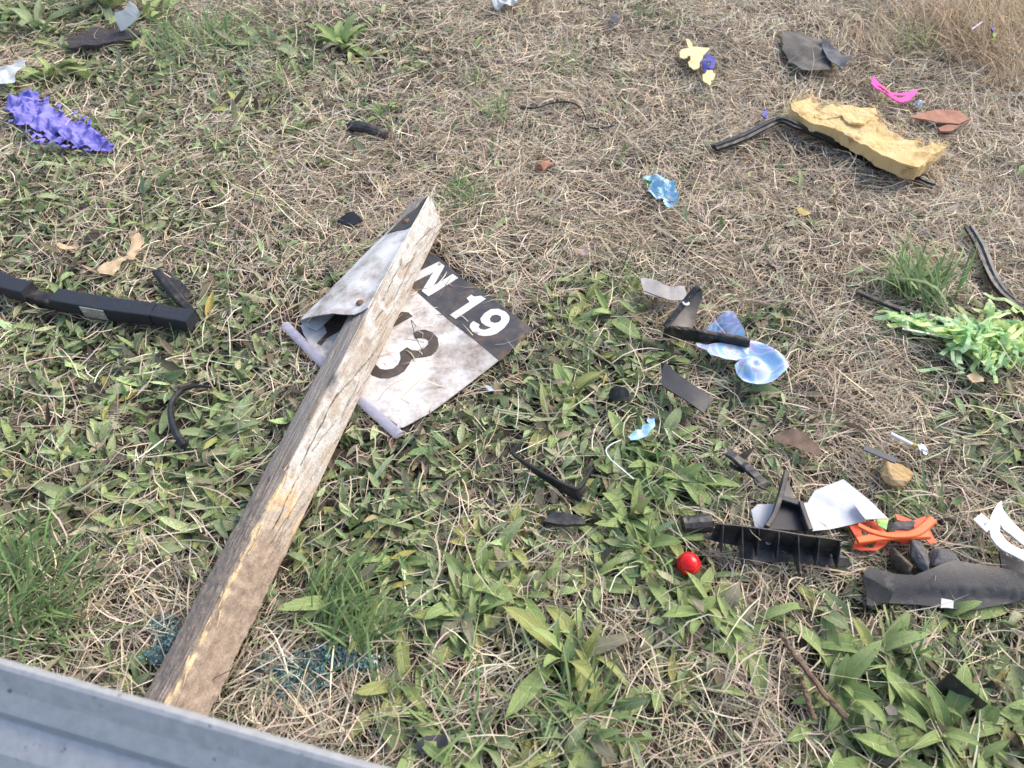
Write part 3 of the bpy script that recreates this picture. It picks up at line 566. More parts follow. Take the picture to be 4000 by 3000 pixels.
def ins_warp(V):
    V = V.copy(); V[:, 2] += (fbm(V[:, 0] * 90, V[:, 1] * 90, 3, 3) - .5) * .008
    c = G(*cu4([(1060, 1140)])[0], .08); d = np.hypot((V[:, 0] - c[0]) / .16, (V[:, 1] - c[1]) / .07); V[:, 2] -= .035 * np.clip(1.2 - d, 0, 1); return V
t = thing('insulation', 'torn yellow glass wool batt lying over a black rubber strip', 'insulation', tuple(G(3400, 520, 0)))
sheet('batt', zz(cu4(ins), .085), MT['yellow_foam'], parent=t, thick=.045, L=.010, amp=.016, freq=5, seed=21, jag=.006, warp=ins_warp)
sheet('torn_layer', zz(cu4([(450, 960), (560, 925), (760, 940), (930, 950), (915, 1000), (840, 1060), (700, 1060), (640, 1000), (480, 1020), (400, 1000)]), .098), MT['yellow_foam'], parent=t, thick=.008, L=.010, amp=.012, freq=8, seed=4, jag=.006, warp=lambda V: V + np.stack([V[:, 0] * 0, V[:, 0] * 0, (fbm(V[:, 0] * 60, V[:, 1] * 60, 8, 4) - .5) * .012], 1))
sheet('torn_layer', zz(cu4([(900, 1300), (1100, 1330), (1290, 1275), (1400, 1260), (1390, 1370), (1300, 1450), (1130, 1400), (980, 1350)]), .098), MT['yellow_foam'], parent=t, thick=.008, L=.010, amp=.012, freq=8, seed=6, jag=.006)
n = 1500; o_ = np.array([G(*p, .07) for p in cu4(ins)]); i_ = rng.integers(len(ins), size=n); f_ = rng.random(n)[:, None]; b_ = o_[i_] * (1 - f_) + o_[(i_ + 1) % len(ins)] * f_; b_[:, 2] = rng.uniform(.045, .092, n); b_[:, :2] += rng.normal(0, .004, (n, 2))
an = rng.uniform(0, 6.28, n); L_ = rng.uniform(.008, .026, n); e_ = b_ + np.stack([np.cos(an) * L_, np.sin(an) * L_, rng.normal(.002, .006, n)], 1); sd_ = np.stack([-np.sin(an), np.cos(an), np.zeros(n)], 1) * .0009
mk('fibre_fuzz', np.stack([b_ - sd_, b_ + sd_, e_ + sd_ * .4, e_ - sd_ * .4], 1).reshape(-1, 3), np.arange(4 * n).reshape(-1, 4), MT['yellow_foam'], bpy.data.objects['insulation'], kind='stuff', solid=False)
sweep('door_seal', [(2790, 575, .04), (2900, 535, .045), (3010, 480, .05), (3060, 468, .06), (3110, 488, .06), (3200, 525, .05), (3310, 575, .03), (3420, 640, .02), (3520, 665, .02), (3600, 705, .02), (3650, 725, .02)], [(-.018, -.008), (.018, -.008), (.02, .002), (.008, .004), (.006, .010), (-.004, .010), (-.006, .003), (-.018, .003)], MT['rubber'], 'kinked black rubber door seal running under the yellow insulation', 'rubber seal', n=60, jag=.0004)
cb = crop(2000, 0, 2.212)
t = thing('foil_wrapper', 'crumpled pale blue foil wrapper with green edges', 'wrapper', tuple(G(2580, 740, 0)))
sheet('foil', zz(cb([(1120, 1525), (1200, 1530), (1330, 1550), (1425, 1560), (1410, 1600), (1390, 1620), (1430, 1680), (1440, 1750), (1400, 1720), (1290, 1700), (1160, 1650), (1190, 1600), (1215, 1575), (1140, 1560)]), .055), MT['sky_blue'], parent=t, thick=.001, L=.01, amp=.05, freq=22, seed=3, smooth=False)
sheet('foil_edge', zz(cb([(1140, 1555), (1215, 1570), (1200, 1590), (1160, 1585)]), .05), MT['green_bit'], parent=t, thick=.001, L=.02)
sheet('foil_edge', zz(cb([(1395, 1600), (1425, 1595), (1410, 1625), (1392, 1618)]), .05), MT['green_bit'], parent=t, thick=.001, L=.02)
sheet('foil_tail', zz(cb([(1300, 1720), (1420, 1720), (1440, 1740), (1390, 1800), (1350, 1780)]), .045), MT['sky_blue'], parent=t, thick=.001, L=.01, amp=.04, freq=22, seed=8, smooth=False)
sheet('fallen_leaf', [(3112, 812, .045), (3130, 806, .05), (3155, 818, .05), (3168, 834, .045), (3145, 842, .045), (3122, 835, .04)], MT['yleaf'], 'oval yellow leaf lying on dry straw', 'leaf', thick=.0008, L=.012, amp=.008)
sheet('dead_leaf', [(2240, 972, .045), (2285, 966, .05), (2308, 980, .05), (2290, 996, .045), (2245, 990, .04)], MT['pink_leaf'], 'pinkish dead leaf lying above green grass blades', 'leaf', thick=.0008, L=.012, amp=.02, freq=25)
sheet('dead_leaf', [(3345, 985, .04), (3400, 960, .05), (3440, 958, .05), (3400, 985, .045), (3365, 1000, .04)], MT['brown_leaf'], 'long brown dead leaf in straw near green tuft', 'leaf', thick=.0008, L=.012, amp=.02, freq=25)
sweep('rubber_seal', [(3785, 885, .05), (3830, 960, .05), (3870, 1060, .045), (3910, 1130, .045), (3960, 1180, .05), (4010, 1230, .045), (4060, 1300, .04)], [(-.020, -.008), (.020, -.008), (.022, .004), (.010, .006), (.004, .000), (-.004, .006), (-.020, .004)], MT['rubber'], 'curved black rubber strip lying past the green cellophane', 'rubber seal', n=40, scale=np.interp(np.linspace(0, 1, 40), [0, .3, .7, 1], [.8, .9, 1.15, 1.3]), jag=.0004, twist=.5)
sweep('edge_strip', [(3348, 1138, .05), (3420, 1170, .045), (3520, 1210, .045), (3620, 1240, .045), (3720, 1270, .05), (3800, 1290, .05)], rect(.020, .012, .003), MT['black_worn'], 'thin straight black edging strip tucked into green cellophane', 'strip', n=30, jag=.0004)
sweep('lolly_stick', [(3525, 1284, .05), (3640, 1306, .05), (3780, 1332, .05)], rect(.007, .004, .001), MT['white_stick'], 'thin white stick lying beside green cellophane shreds', 'stick', n=8)
t = thing('cellophane_grass', 'heap of shredded pale green cellophane strips', 'cellophane', tuple(G(3850, 1320, 0)))
rr_ = random.Random(3)
for i in range(230):
    if i < 165: cx, cy_ = rr_.gauss(3890, 85), rr_.gauss(1320, 52)
    else: f = rr_.random(); cx, cy_ = 3480 + f * 330, 1235 + f * 80 + rr_.gauss(0, 16)
    z = .03 + .05 * rr_.random() * (1 if cx > 3700 else .4); an = rr_.gauss(.25, 1.2 if i < 165 else .25); ln = rr_.uniform(30, 95)
    P0 = np.array([cx, cy_]); pts = []
    for k in range(5):
        pts.append((P0[0] + math.cos(an) * ln * (k - 2) / 2 * 1., P0[1] + math.sin(an) * ln * .7 * (k - 2) / 2 + rr_.gauss(0, 6), max(.02, z + rr_.gauss(0, .012)))); an += rr_.gauss(0, .18)
    sweep('shred', pts, rect(rr_.uniform(.008, .018), .0005, .0001), MT['cello_y' if rr_.random() < .4 else 'cello'], parent=t, n=9, twist=rr_.uniform(-2.5, 2.5), seed=i)
# --- bracket, bow and plates in the middle
ch = crop(2200, 750, 2.212); cq = crop(2560, 1080, 2.8)
t = thing('grey_sheet', 'flat greyish translucent plastic sheet with a dark line', 'plastic sheet', tuple(G(2590, 1130, 0)))
sheet('film', zz(ch([(668, 745), (690, 730), (770, 745), (870, 795), (960, 815), (1045, 805), (1075, 885), (1040, 920), (960, 935), (880, 930), (700, 870)]), .055), MT['grey_film'], parent=t, thick=.002, L=.03, amp=.012)
sheet('dark_line', zz(ch([(696, 858), (700, 852), (800, 890), (900, 925), (895, 934), (800, 900)]), .063), MT['black_clean'], parent=t, thick=.001, L=.03)
t = thing('mirror_housing', 'angular black plastic housing with a smooth brown-grey inner face and broken arm', 'car part', tuple(G(2700, 1280, 0)))
sh = cq([(105, 545), (160, 480), (300, 310), (450, 130), (505, 138), (520, 190), (510, 250), (470, 330), (455, 420), (430, 500), (400, 578), (250, 570)])
shz = [.075, .085, .11, .14, .14, .13, .115, .10, .09, .08, .07, .07]
sheet('inner_face', [(*p, z) for p, z in zip(sh, shz)], M('brown_grey_shell', (.16, .135, .115), (.22, .19, .16), 12, rough=.45, bump=.1), parent=t, thick=.004, L=.02, warp=lambda V: V - np.stack([V[:, 0] * 0, V[:, 0] * 0, .02 * np.clip(1 - np.hypot((V[:, 0] - G(2700, 1220, .1)[0]) / .05, (V[:, 1] - G(2700, 1220, .1)[1]) / .07), 0, 1)], 1))
rm = sweep('rim', [(*p, z) for p, z in zip(cq([(105, 548), (160, 480), (300, 310), (450, 130), (508, 138)]), (.08, .09, .115, .145, .145))], rect(.018, .012, .003), MT['black'], parent=t, n=20)
for x, y, z in ((380, 215, .137), (285, 345, .115), (190, 455, .098)): sheet('slot', [(*p, z) for p in cq([(x - 22, y + 22), (x + 14, y - 28), (x + 22, y - 22), (x - 12, y + 26)])], MT['rubber'], parent=rm, thick=.002, L=.05)
screw(t, G(*cq([(330, 290)])[0], .122), .011)
box_run('broken_arm', [(*p, z) for p, z in zip(cq([(105, 552), (400, 590), (700, 640), (1040, 700)]), (.075, .075, .075, .078))], .012, .045, MT['black_worn'], t, n=24, jag=.0007)
sweep('arm_lip', [(*p, .035) for p in cq([(330, 660), (700, 750), (1075, 822)])], rect(.012, .008, .002), MT['black_worn'], parent=t, n=16, jag=.001)
cbw = crop(2700, 1180, 2.645)
t = thing('iridescent_bow', 'pale blue iridescent plastic bow trapped under the black arm', 'bow', tuple(G(2900, 1400, 0)))
sheet('bow_loop', [(*p, z) for p, z in zip(cbw([(137, 297), (250, 190), (330, 115), (400, 97), (430, 105), (490, 190), (540, 270), (557, 365), (350, 345)]), (.05, .075, .10, .105, .105, .09, .075, .06, .05))], MT['holo'], parent=t, thick=.0012, L=.015, amp=.012, freq=10)
sheet('bow_loop', zz(cbw([(600, 395), (640, 430), (680, 440), (800, 490), (900, 540), (1025, 640), (960, 740), (860, 820), (750, 865), (650, 875), (560, 800), (480, 700), (460, 615), (520, 560), (600, 520)]), .07), MT['holo'], parent=t, thick=.0012, L=.012, seed=3, warp=lambda V: V + np.stack([V[:, 0] * 0, V[:, 0] * 0, .014 * np.sin(np.hypot(V[:, 0] - G(2945, 1430, .07)[0], V[:, 1] - G(2945, 1430, .07)[1]) * 95)], 1))
sheet('bow_tail', zz(cbw([(45, 425), (90, 418), (160, 440), (300, 430), (480, 450), (640, 490), (600, 560), (470, 612), (360, 598), (200, 545), (160, 490), (70, 455)]), .045), MT['holo'], parent=t, thick=.0012, L=.02, amp=.02, freq=10, seed=12)
cv = crop(2500, 1300, 2.766)
sheet('plastic_plate', [(*p, z) for p, z in zip(cv([(225, 325), (265, 330), (380, 420), (500, 510), (720, 660), (800, 720), (735, 775), (755, 790), (685, 865), (560, 780), (400, 670), (240, 570), (235, 430)]), (.05, .06, .06, .06, .055, .05, .05, .045, .05, .055, .055, .055, .055))], MT['black_clean'], 'broad matt black plastic plate lying among weed leaves', 'car part', thick=.004, L=.03, amp=.004)
sheet('curved_offcut', [(*p, z) for p, z in zip(crop(1800, 1500, 2.37)([(1365, 110), (1385, 50), (1440, 25), (1520, 30), (1560, 70), (1555, 150), (1480, 160), (1400, 155)]), (.04, .06, .075, .07, .06, .045, .04, .04))], MT['black'], 'small curved dark plastic offcut under weed leaves', 'car part', thick=.003, L=.02, amp=.006)
sheet('paper_scrap', [(*p, .06) for p in crop(1800, 1500, 2.37)([(1545, 505), (1610, 450), (1670, 430), (1680, 390), (1750, 380), (1720, 350), (1725, 320), (1790, 330), (1795, 400), (1760, 440), (1720, 500), (1640, 530), (1570, 535)])], MT['sky_blue'], 'torn pale blue paper scrap among upright leaves', 'scrap', thick=.0008, L=.012, amp=.03, freq=22)
cx = crop(1800, 1500, 2.37)
t = thing('edging_piece', 'bent black edging with brown inner side and upturned end', 'car part', tuple(G(2170, 1840, 0)))
sweep('edging_lip', [(*p, .05) for p in cx([(540, 560), (500, 610), (490, 650), (540, 690), (700, 790), (900, 900), (1040, 965), (1100, 960), (1150, 890), (1215, 780)])], circ(.006, 6), MT['rubber'], parent=t, n=40, smooth=True)
sheet('edging_face', [(*p, z) for p, z in zip(cx([(480, 660), (560, 710), (700, 800), (900, 905), (1040, 970), (1110, 965), (1160, 900), (1145, 1000), (1110, 1090), (960, 1010), (760, 880), (600, 770)]), (.045, .045, .045, .045, .045, .045, .045, .03, .015, .015, .018, .02))], MT['black_worn'], parent=t, thick=.003, L=.02, amp=.004)
sheet('black_offcut', [(*p, .045) for p in cx([(800, 1230), (850, 1175), (940, 1185), (1060, 1210), (1150, 1260), (1155, 1300), (1060, 1300), (930, 1295), (760, 1275)])], MT['black'], 'small rough black plastic offcut under dry stems', 'car part', thick=.012, L=.02, amp=.016)
cz = crop(2600, 1750, 2.5525)
t = thing('clip_strip', 'two-layer black plastic clip strip half hidden in the grass', 'car part', tuple(G(2920, 1830, 0)))
sweep('strip_body', [(*p, .045) for p in cz([(615, 40), (780, 170), (900, 280), (1010, 390)])], rect(.024, .012, .003), MT['black'], parent=t, n=14, jag=.001)
sheet('strip_flange', zz(cz([(640, 130), (700, 180), (800, 225), (780, 250), (690, 215), (640, 170)]), .035), MT['black_worn'], parent=t, thick=.003, L=.03)
sheet('clip', zz(cz([(880, 310), (920, 290), (960, 340), (1005, 410), (960, 400), (900, 350)]), .05), MT['black_worn'], parent=t, thick=.006, L=.03)
# --- ribbed bracket, triangular bracket, card
ck = crop(2720, 1820, 1.984)
def at3(p, z): return G(p[0], p[1], z)
t = thing('ribbed_bracket', 'long black ribbed plastic bracket with brown dust', 'car part', tuple(G(3030, 2140, 0)))
tope = [at3(p, .100) for p in ck([(160, 440), (350, 460), (600, 492), (800, 525), (1000, 552), (1128, 572)])]; tope = catmull(tope, 40)
V = []
for p in tope: V += [p, p - [0, 0, .06], p + [0, -.003, -.06], p + [0, -.003, 0]]
F = [(i * 4 + j, i * 4 + (j + 1) % 4, i * 4 + 4 + (j + 1) % 4, i * 4 + 4 + j) for i in range(39) for j in range(4)] + [(0, 1, 2, 3), (156, 159, 158, 157)]
mk('back_wall', V, F, MT['black'], t)
base = [p - np.array([0, -.002, .06]) for p in tope]; step = [at3(p, .038) for p in ck([(60, 558), (180, 590), (340, 622), (640, 668), (900, 695), (1185, 718)])]
fl = [np.array([*b[:2], .041]) for b in base[::5]] + [base[-1]] + step[::-1] + [at3(ck([(55, 545)])[0], .041), at3(ck([(130, 510)])[0], .044)]
sheet('channel_floor', fl, MT['black'], parent=t, thick=.003, L=.03, world=True)
lf = [at3(p, .0375) for p in ck([(340, 615), (640, 661), (900, 688), (1182, 711)])] + [at3(p, .026) for p in ck([(1192, 745), (1190, 780), (1000, 775), (800, 745), (700, 738), (560, 745), (500, 765), (460, 770), (345, 695), (320, 650)])]
sheet('lower_flange', lf, MT['black'], parent=t, thick=.003, L=.03, world=True)
for x in (205, 345, 490, 640, 790, 940, 1110):
    j = int(np.argmin([abs((2720 + x / 1.984) - (2000 + FPX * p[0] / (p[1] * CP - (p[2] - CAM_H) * SP))) for p in tope])); p = tope[j]; ex = .040 if x not in (345, 790) else .070
    tri = [p, p - [0, 0, .058], p + [0, -ex, -.060], p + [0, -ex, -.05], p + [0, -.012, -.008]]
    V = [q + [-.0013, -.003, 0] for q in tri] + [q + [.0013, -.003, 0] for q in tri]
    F = [(0, 1, 2, 3, 4), (9, 8, 7, 6, 5)] + [(i, (i + 1) % 5, (i + 1) % 5 + 5, i + 5) for i in range(5)]
    mk('rib', V, F, MT['black'], t)
screw(t, at3(ck([(557, 590)])[0], .042), .008, mat='alu')
t = thing('triangular_bracket', 'triangular black plastic bracket with raised edges on the white card', 'car part', tuple(G(3070, 2000, 0)))
sheet('web', zz(ck([(650, 275), (800, 305), (872, 505), (545, 485)]), .045), MT['black_clean'], parent=t, thick=.004, L=.04)
for pts in ([(693, 60), (650, 230), (600, 380), (540, 482)], [(800, 295), (835, 400), (876, 510)]):
    sweep('edge_bar', zz(ck(pts), .058), rect(.012, .026, .002), MT['black'], parent=t, n=10)
sweep('cross_bar', zz(ck([(655, 262), (800, 308)]), .055), rect(.016, .024, .002), MT['black'], parent=t, n=6)
sheet('fin', [(*p, z) for p, z in zip(ck([(695, 60), (745, 200), (765, 262), (660, 240)]), (.065, .05, .05, .06))], MT['black'], parent=t, thick=.003, L=.04)
t = thing('pipe_stub', 'short broken black plastic channel stub near the ribbed bracket', 'car part', tuple(G(2720, 2060, 0)))
sweep('stub_body', [(*p, .04) for p in cz([(170, 760), (300, 750), (450, 740)])], circ(.022, 10, .8), MT['black'], parent=t, n=8, jag=.0008)
sweep('stub_lip', [(*p, .03) for p in cz([(240, 820), (465, 795)])], rect(.02, .014, .003), MT['black_clean'], parent=t, n=6)
cw = crop(2900, 1850, 1.5875)
t = thing('white_card', 'torn white card sheet under the triangular bracket', 'card', tuple(G(3250, 1990, 0)))
sheet('card_sheet', [(*p, z) for p, z in zip(cw([(55, 225), (97, 188), (200, 186), (300, 190), (405, 180), (420, 150), (450, 105), (625, 33), (690, 85), (770, 150), (905, 278), (770, 282), (745, 296), (540, 345), (400, 360), (80, 335)]), (.03, .035, .032, .03, .03, .03, .035, .045, .045, .045, .05, .045, .04, .032, .03, .028))], MT['white_card'], parent=t, thick=.0015, L=.03, amp=.006, freq=6)
sheet('torn_flap', [(*p, z) for p, z in zip(cw([(693, 190), (712, 215), (740, 255), (765, 284), (903, 276), (800, 176), (770, 152)]), (.054, .058, .058, .056, .062, .058, .056))], MT['white_card'], parent=t, thick=.001, L=.03)
sheet('printed_corner', zz(cw([(832, 284), (906, 279), (893, 348), (845, 320)]), .046), MT['lime'], parent=t, thick=.001, L=.05)
t = thing('orange_stencil', 'orange plastic star-shaped cut-outs with a bent strip on top', 'toy', tuple(G(3480, 2090, 0)))
sheet('cutout', zz(cw([(662, 322), (750, 300), (828, 287), (880, 350), (925, 400), (880, 450), (830, 478), (730, 475), (683, 465), (705, 400)]), .03), MT['orange_red'], parent=t, thick=.003, L=.03, amp=.006, holes=[zz(cw(h), .03) for h in ([(728, 342), (795, 320), (820, 375), (745, 388)], [(745, 445), (830, 425), (810, 462), (755, 455)])])
sheet('cutout', zz(cw([(945, 248), (1010, 268), (1060, 290), (1135, 262), (1142, 310), (1205, 432), (1160, 436), (1125, 395), (1025, 440), (935, 410), (945, 355), (1060, 360), (1065, 310), (960, 290)]), .032), MT['orange_red'], parent=t, thick=.003, L=.03, amp=.006)
sweep('strip', zz(cw([(718, 318), (800, 358), (900, 382), (1010, 382), (1090, 360), (1180, 285)]), .055), rect(.014, .007, .002), MT['orange'], parent=t, n=26, scale=np.interp(np.linspace(0, 1, 26), [0, .5, .8, 1], [.9, 1, 1.5, 1.6]))
sweep('strip', zz(cw([(712, 415), (850, 395), (1000, 385), (1155, 378)]), .05), rect(.016, .008, .002), MT['orange'], parent=t, n=16, scale=np.interp(np.linspace(0, 1, 16), [0, 1], [1.1, 1.4]))
cs = crop(3300, 1900, 1.7314)
for (x, y, sx, sy, sz, rot, sd, mt, lb) in ((500, 475, .062, .125, .06, .1, 5, 'stone', 'tall dark grey stone chunk leaning on the orange strip'), (365, 520, .06, .085, .05, .3, 9, 'brown_stone', 'brown broken stone chunk next to the tall grey one'), (632, 485, .085, .07, .045, .5, 14, 'stone', 'angular grey stone chunk on the mudguard edge'), (375, 262, .085, .05, .03, .2, 22, 'stone', 'flat dark stone flake lying on the orange cut-out')):
    V, F = rock_geo(G(*cs([(x, y + 30)])[0], .012), (sx, sy, sz), sd, rot); mk('stone', V, F, MT[mt], label=lb, cat='stone')
t = thing('mudguard', 'large dark grey plastic mudguard piece with a folded edge', 'car part', tuple(G(3720, 2300, 0)))
fen = [(115, 600), (150, 560), (230, 590), (330, 610), (450, 620), (560, 580), (640, 545), (720, 520), (850, 545), (980, 565), (1100, 590), (1212, 620), (1400, 670), (1400, 780), (1212, 762), (1150, 780), (1000, 805), (850, 828), (700, 815), (500, 790), (300, 780), (190, 800), (160, 790), (140, 690)]
def fen_warp(V):
    a, b = G(*cs([(200, 690)])[0], .03), G(*cs([(1212, 735)])[0], .03); d = (b - a)[:2] / np.linalg.norm((b - a)[:2]); off = (V[:, 0] - a[0]) * -d[1] + (V[:, 1] - a[1]) * d[0]
    V = V.copy(); V[:, 2] += .018 * np.clip(off / .05, 0, 1) ** .5 - .012 * np.clip(-off / .05, 0, 1) + .006 * np.clip(1 - np.abs(off) / .006, 0, 1); return V
sheet('guard_panel', zz(cs(fen), .032), M('grey_black_mudguard', (.018, .020, .026), (.030, .032, .039), 40, rough=.5, bump=.3, bscale=300, c3=(.16, .145, .13), s3=16, lo3=.58, hi3=.74), parent=t, thick=.004, L=.02, amp=.002, freq=6, warp=fen_warp)
sheet('bent_end', [(*p, z) for p, z in zip(cs([(112, 600), (200, 640), (330, 720), (300, 782), (190, 803), (158, 795), (138, 690)]), (.045, .055, .05, .032, .02, .02, .035))], MT['grey_sheet'], parent=t, thick=.004, L=.02, amp=.006, freq=8)
sheet('paper_chip', zz(cs([(655, 757), (735, 772), (733, 825), (690, 818), (650, 820)]), .062), MT['white_card'], 'small dirty white chip lying on the mudguard rim', 'scrap', thick=.003, L=.03)
cf = crop(3750, 1900, 2.38)
t = thing('broken_casing', 'white plastic frame part with a blue dot sticker on its tab', 'plastic frame', tuple(G(3930, 2090, 0)))
fr = [(385, 130), (395, 200), (440, 270), (520, 360), (595, 430), (760, 560), (760, 790), (595, 690), (480, 630), (400, 590), (340, 540), (290, 470), (275, 400), (270, 330), (300, 250), (340, 175)]
sheet('frame_body', [(*p, .075) for p in cf(fr)], MT['white_plastic'], parent=t, thick=.005, L=.03, holes=[[(*p, .075) for p in cf([(375, 350), (410, 400), (480, 450), (560, 520), (700, 620), (690, 640), (600, 590), (540, 575), (480, 540), (420, 490), (370, 420)])]])
tbm = sheet('tab', [(*p, .083) for p in cf([(125, 305), (200, 248), (312, 345), (250, 425)])], MT['white_plastic'], parent=t, thick=.004, L=.05)
sheet('sticker', [(*p, .0838) for p in cf([(212, 342), (240, 322), (266, 346), (238, 368)])], M('pale_blue_print', (.45, .55, .75), rough=.5, bump=0), parent=tbm, thick=.0006, L=.05)
sheet('sticker_dot', [(*p, .0845) for p in cf([(238 + 10 * math.cos(a), 345 + 9 * math.sin(a)) for a in np.linspace(0, 2 * math.pi, 12)[:-1]])], MT['navy'], parent=tbm, thick=.0006, L=.05)
sheet('black_casing', [(*p, .03) for p in cf([(370, 600), (440, 640), (560, 700), (760, 800), (760, 900), (590, 850), (480, 810), (390, 770)])], MT['black_clean'], 'glossy black plastic panel under the white frame', 'car part', thick=.006, L=.04, amp=.01)
bm = bmesh.new(); bmesh.ops.create_uvsphere(bm, u_segments=40, v_segments=24, radius=.0275); V = np.array([v.co[:] for v in bm.verts]); F = [tuple(v.index for v in f.verts) for f in bm.faces]; bm.free()
mk('ball', V + G(2690, 2203, .035), F, MT['red'], label='shiny red plastic ball lying in dry straw', cat='ball', smooth=True)
V, F = rock_geo(G(3487, 1875, .008), (.085, .095, .055), 41, .3, 20); mk('ochre_stone', V, F, MT['tan_stone'], label='rough ochre stone lying alone in the grass', cat='stone')
cpb = crop(3200, 1600, 1.0)
t = thing('party_blower', 'white party blower tube with a yellow band and silver foil end', 'party blower', tuple(G(3550, 1740, 0)))
sweep('tube', [(3480, 1694, .055), (3565, 1738, .05)], circ(.005, 8), MT['white_stick'], parent=t, n=6, smooth=True)
sweep('band', [(3563, 1737, .05), (3582, 1746, .05)], circ(.0062, 8), MT['yleaf'], parent=t, n=3, smooth=True)
sheet('foil_end', zz([(3580, 1742), (3600, 1732), (3625, 1745), (3632, 1765), (3615, 1778), (3596, 1762)], .055), MT['foil'], parent=t, thick=.004, L=.008, amp=.02, freq=60)
sheet('dead_leaf', zz(cv([(1450, 1110), (1540, 1045), (1660, 1045), (1780, 1090), (1900, 1200), (1960, 1300), (1930, 1345), (1800, 1290), (1650, 1220), (1520, 1180)]), .045), MT['brown_leaf'], 'large flat brown dead leaf near the clip strip', 'leaf', thick=.001, L=.02, amp=.015)
sheet('fallen_leaf', zz([(3770, 1475), (3800, 1455), (3845, 1475), (3835, 1500), (3795, 1500)], .045), MT['husk'], 'pale tan dead leaf below the green cellophane', 'leaf', thick=.0008, L=.012, amp=.02, freq=25)
sweep('metal_strip', zz([(3375, 1748), (3440, 1775), (3500, 1800)], .045), rect(.02, .004, .001), MT['blue_grey'], 'narrow dark grey strip above the ochre stone', 'strip', n=6)
cd = crop(2600, 2200, .907)
sheet('black_corner', [(*p, z) for p, z in zip(cd([(940, 450), (1005, 388), (1140, 500), (1115, 520), (1060, 492), (985, 468)]), (.05, .10, .06, .04, .03, .03))], MT['black'], 'black plastic corner sticking up among weeds', 'car part', thick=.004, L=.03, amp=.006)
sheet('black_chip', zz(cd([(775, 510), (800, 500), (825, 515), (820, 538), (790, 540)]), .05), MT['rubber'], 'small shiny black chip beside the tall weed', 'chip', thick=.006, L=.02, amp=.01)
for pts, lb, r in (([(405, 245), (470, 340), (560, 460), (640, 545)], 'long brown twig lying through dry straw', .0065), ([(480, 395), (500, 470), (527, 556)], 'short brown twig beside the longer one', .0055)):
    P0 = np.array([G(*p, .055) for p in cd(pts)]); P0 = catmull(P0, 26); P0 += rng.normal(0, .0012, P0.shape)
    V, F = sweep_geo(P0, circ(r, 7), jag=.0007, scale=np.linspace(.8, 1.1, 26)); mk('twig', V, F, MT['twig'], label=lb, cat='twig', smooth=True)
sheet('black_cloth', zz(crop(1200, 2200, .907)([(385, 640), (420, 610), (520, 592), (528, 610), (490, 640), (440, 660), (390, 662)]), .04), MT['black_clean'], 'crumpled black scrap near the crash barrier', 'scrap', thick=.003, L=.02, amp=.03)
sheet('black_strip', zz(crop(0, 2150, 1.843)([(1765, 845), (1800, 836), (1870, 845), (1920, 885), (1840, 872)]), .04), MT['rubber'], 'small black plastic sliver beside the broken glass', 'chip', thick=.004, L=.02)
sweep('hose', zz(crop(0, 1400, 2.212)([(1830, 250), (1700, 240), (1580, 270), (1490, 370), (1475, 480), (1510, 620), (1590, 760)]), .05), circ(.009, 8), MT['rubber'], 'black rubber hose curving through weed leaves', 'hose', n=40, smooth=True, scale=np.interp(np.linspace(0, 1, 40), [0, .3, 1], [.35, .8, 1.15]))
cl = crop(0, 750, 2.212)
t = thing('husk_leaf', 'pale dry husk leaf folded in two on the weed carpet', 'leaf', tuple(G(470, 1000, 0)))
sheet('husk_blade', zz(cl([(1130, 400), (1210, 365), (1250, 400), (1220, 460), (1210, 510), (1170, 560), (1165, 600), (1115, 590), (1090, 500), (1120, 450)]), .055), MT['husk'], parent=t, thick=.001, L=.012, amp=.02, freq=25, jag=.003)
sheet('husk_blade', zz(cl([(835, 680), (900, 625), (1020, 580), (1110, 555), (1110, 590), (1040, 650), (980, 720), (940, 715), (860, 705)]), .055), MT['husk'], parent=t, thick=.001, L=.012, amp=.02, freq=25, seed=4, jag=.003)
sheet('dead_leaf', zz(cl([(495, 470), (520, 450), (600, 465), (680, 450), (690, 480), (600, 500), (530, 500)]), .05), MT['husk'], 'small curled tan leaf near the husk', 'leaf', thick=.0008, L=.012, amp=.03, freq=25)
sheet('blue_chip', zz([(1893, 1505), (1915, 1508), (1930, 1525), (1912, 1528)], .05), MT['blue_chip'], 'tiny pale blue plastic chip beside the sign edge', 'chip', thick=.002, L=.02)
sweep('white_wire', zz(cx([(1480, 520), (1400, 555), (1345, 610), (1380, 690), (1470, 770), (1600, 880)]), .06), circ(.0018, 5), MT['white_wire'], 'thin white wire bent through the weed leaves', 'wire', n=24, smooth=True)
sweep('lilac_stick', zz(cu4([(1760, 255), (1800, 225), (1850, 190)]), .16), rect(.006, .004, .001), MT['lilac'], 'lilac plastic stick caught in tall tan grass', 'stick', n=6)
sheet('toy_bit', zz(cu4([(1925, 235), (1945, 220), (1960, 245), (1945, 275), (1930, 260)]), .12), MT['navy'], 'small blue toy piece in the tall tan grass', 'toy', thick=.01, L=.02, amp=.01)
sheet('toy_bit', zz(cu4([(1940, 290), (1970, 285), (1972, 310), (1950, 325)]), .09), MT['lime'], 'small lime green toy piece in the tall tan grass', 'toy', thick=.01, L=.02, amp=.01)
sheet('dark_chip', zz([(2972, 455), (2990, 430), (3002, 440), (2990, 465)], .05), MT['navy'], 'dark shiny chip near the rubber seal bend', 'chip', thick=.006, L=.02, amp=.01)
V, F = rock_geo(G(2125, 660, .015), (.09, .05, .035), 77, .7); mk('clod', V, F, MT['brick'], label='reddish dry clod lying in straw', cat='clod')
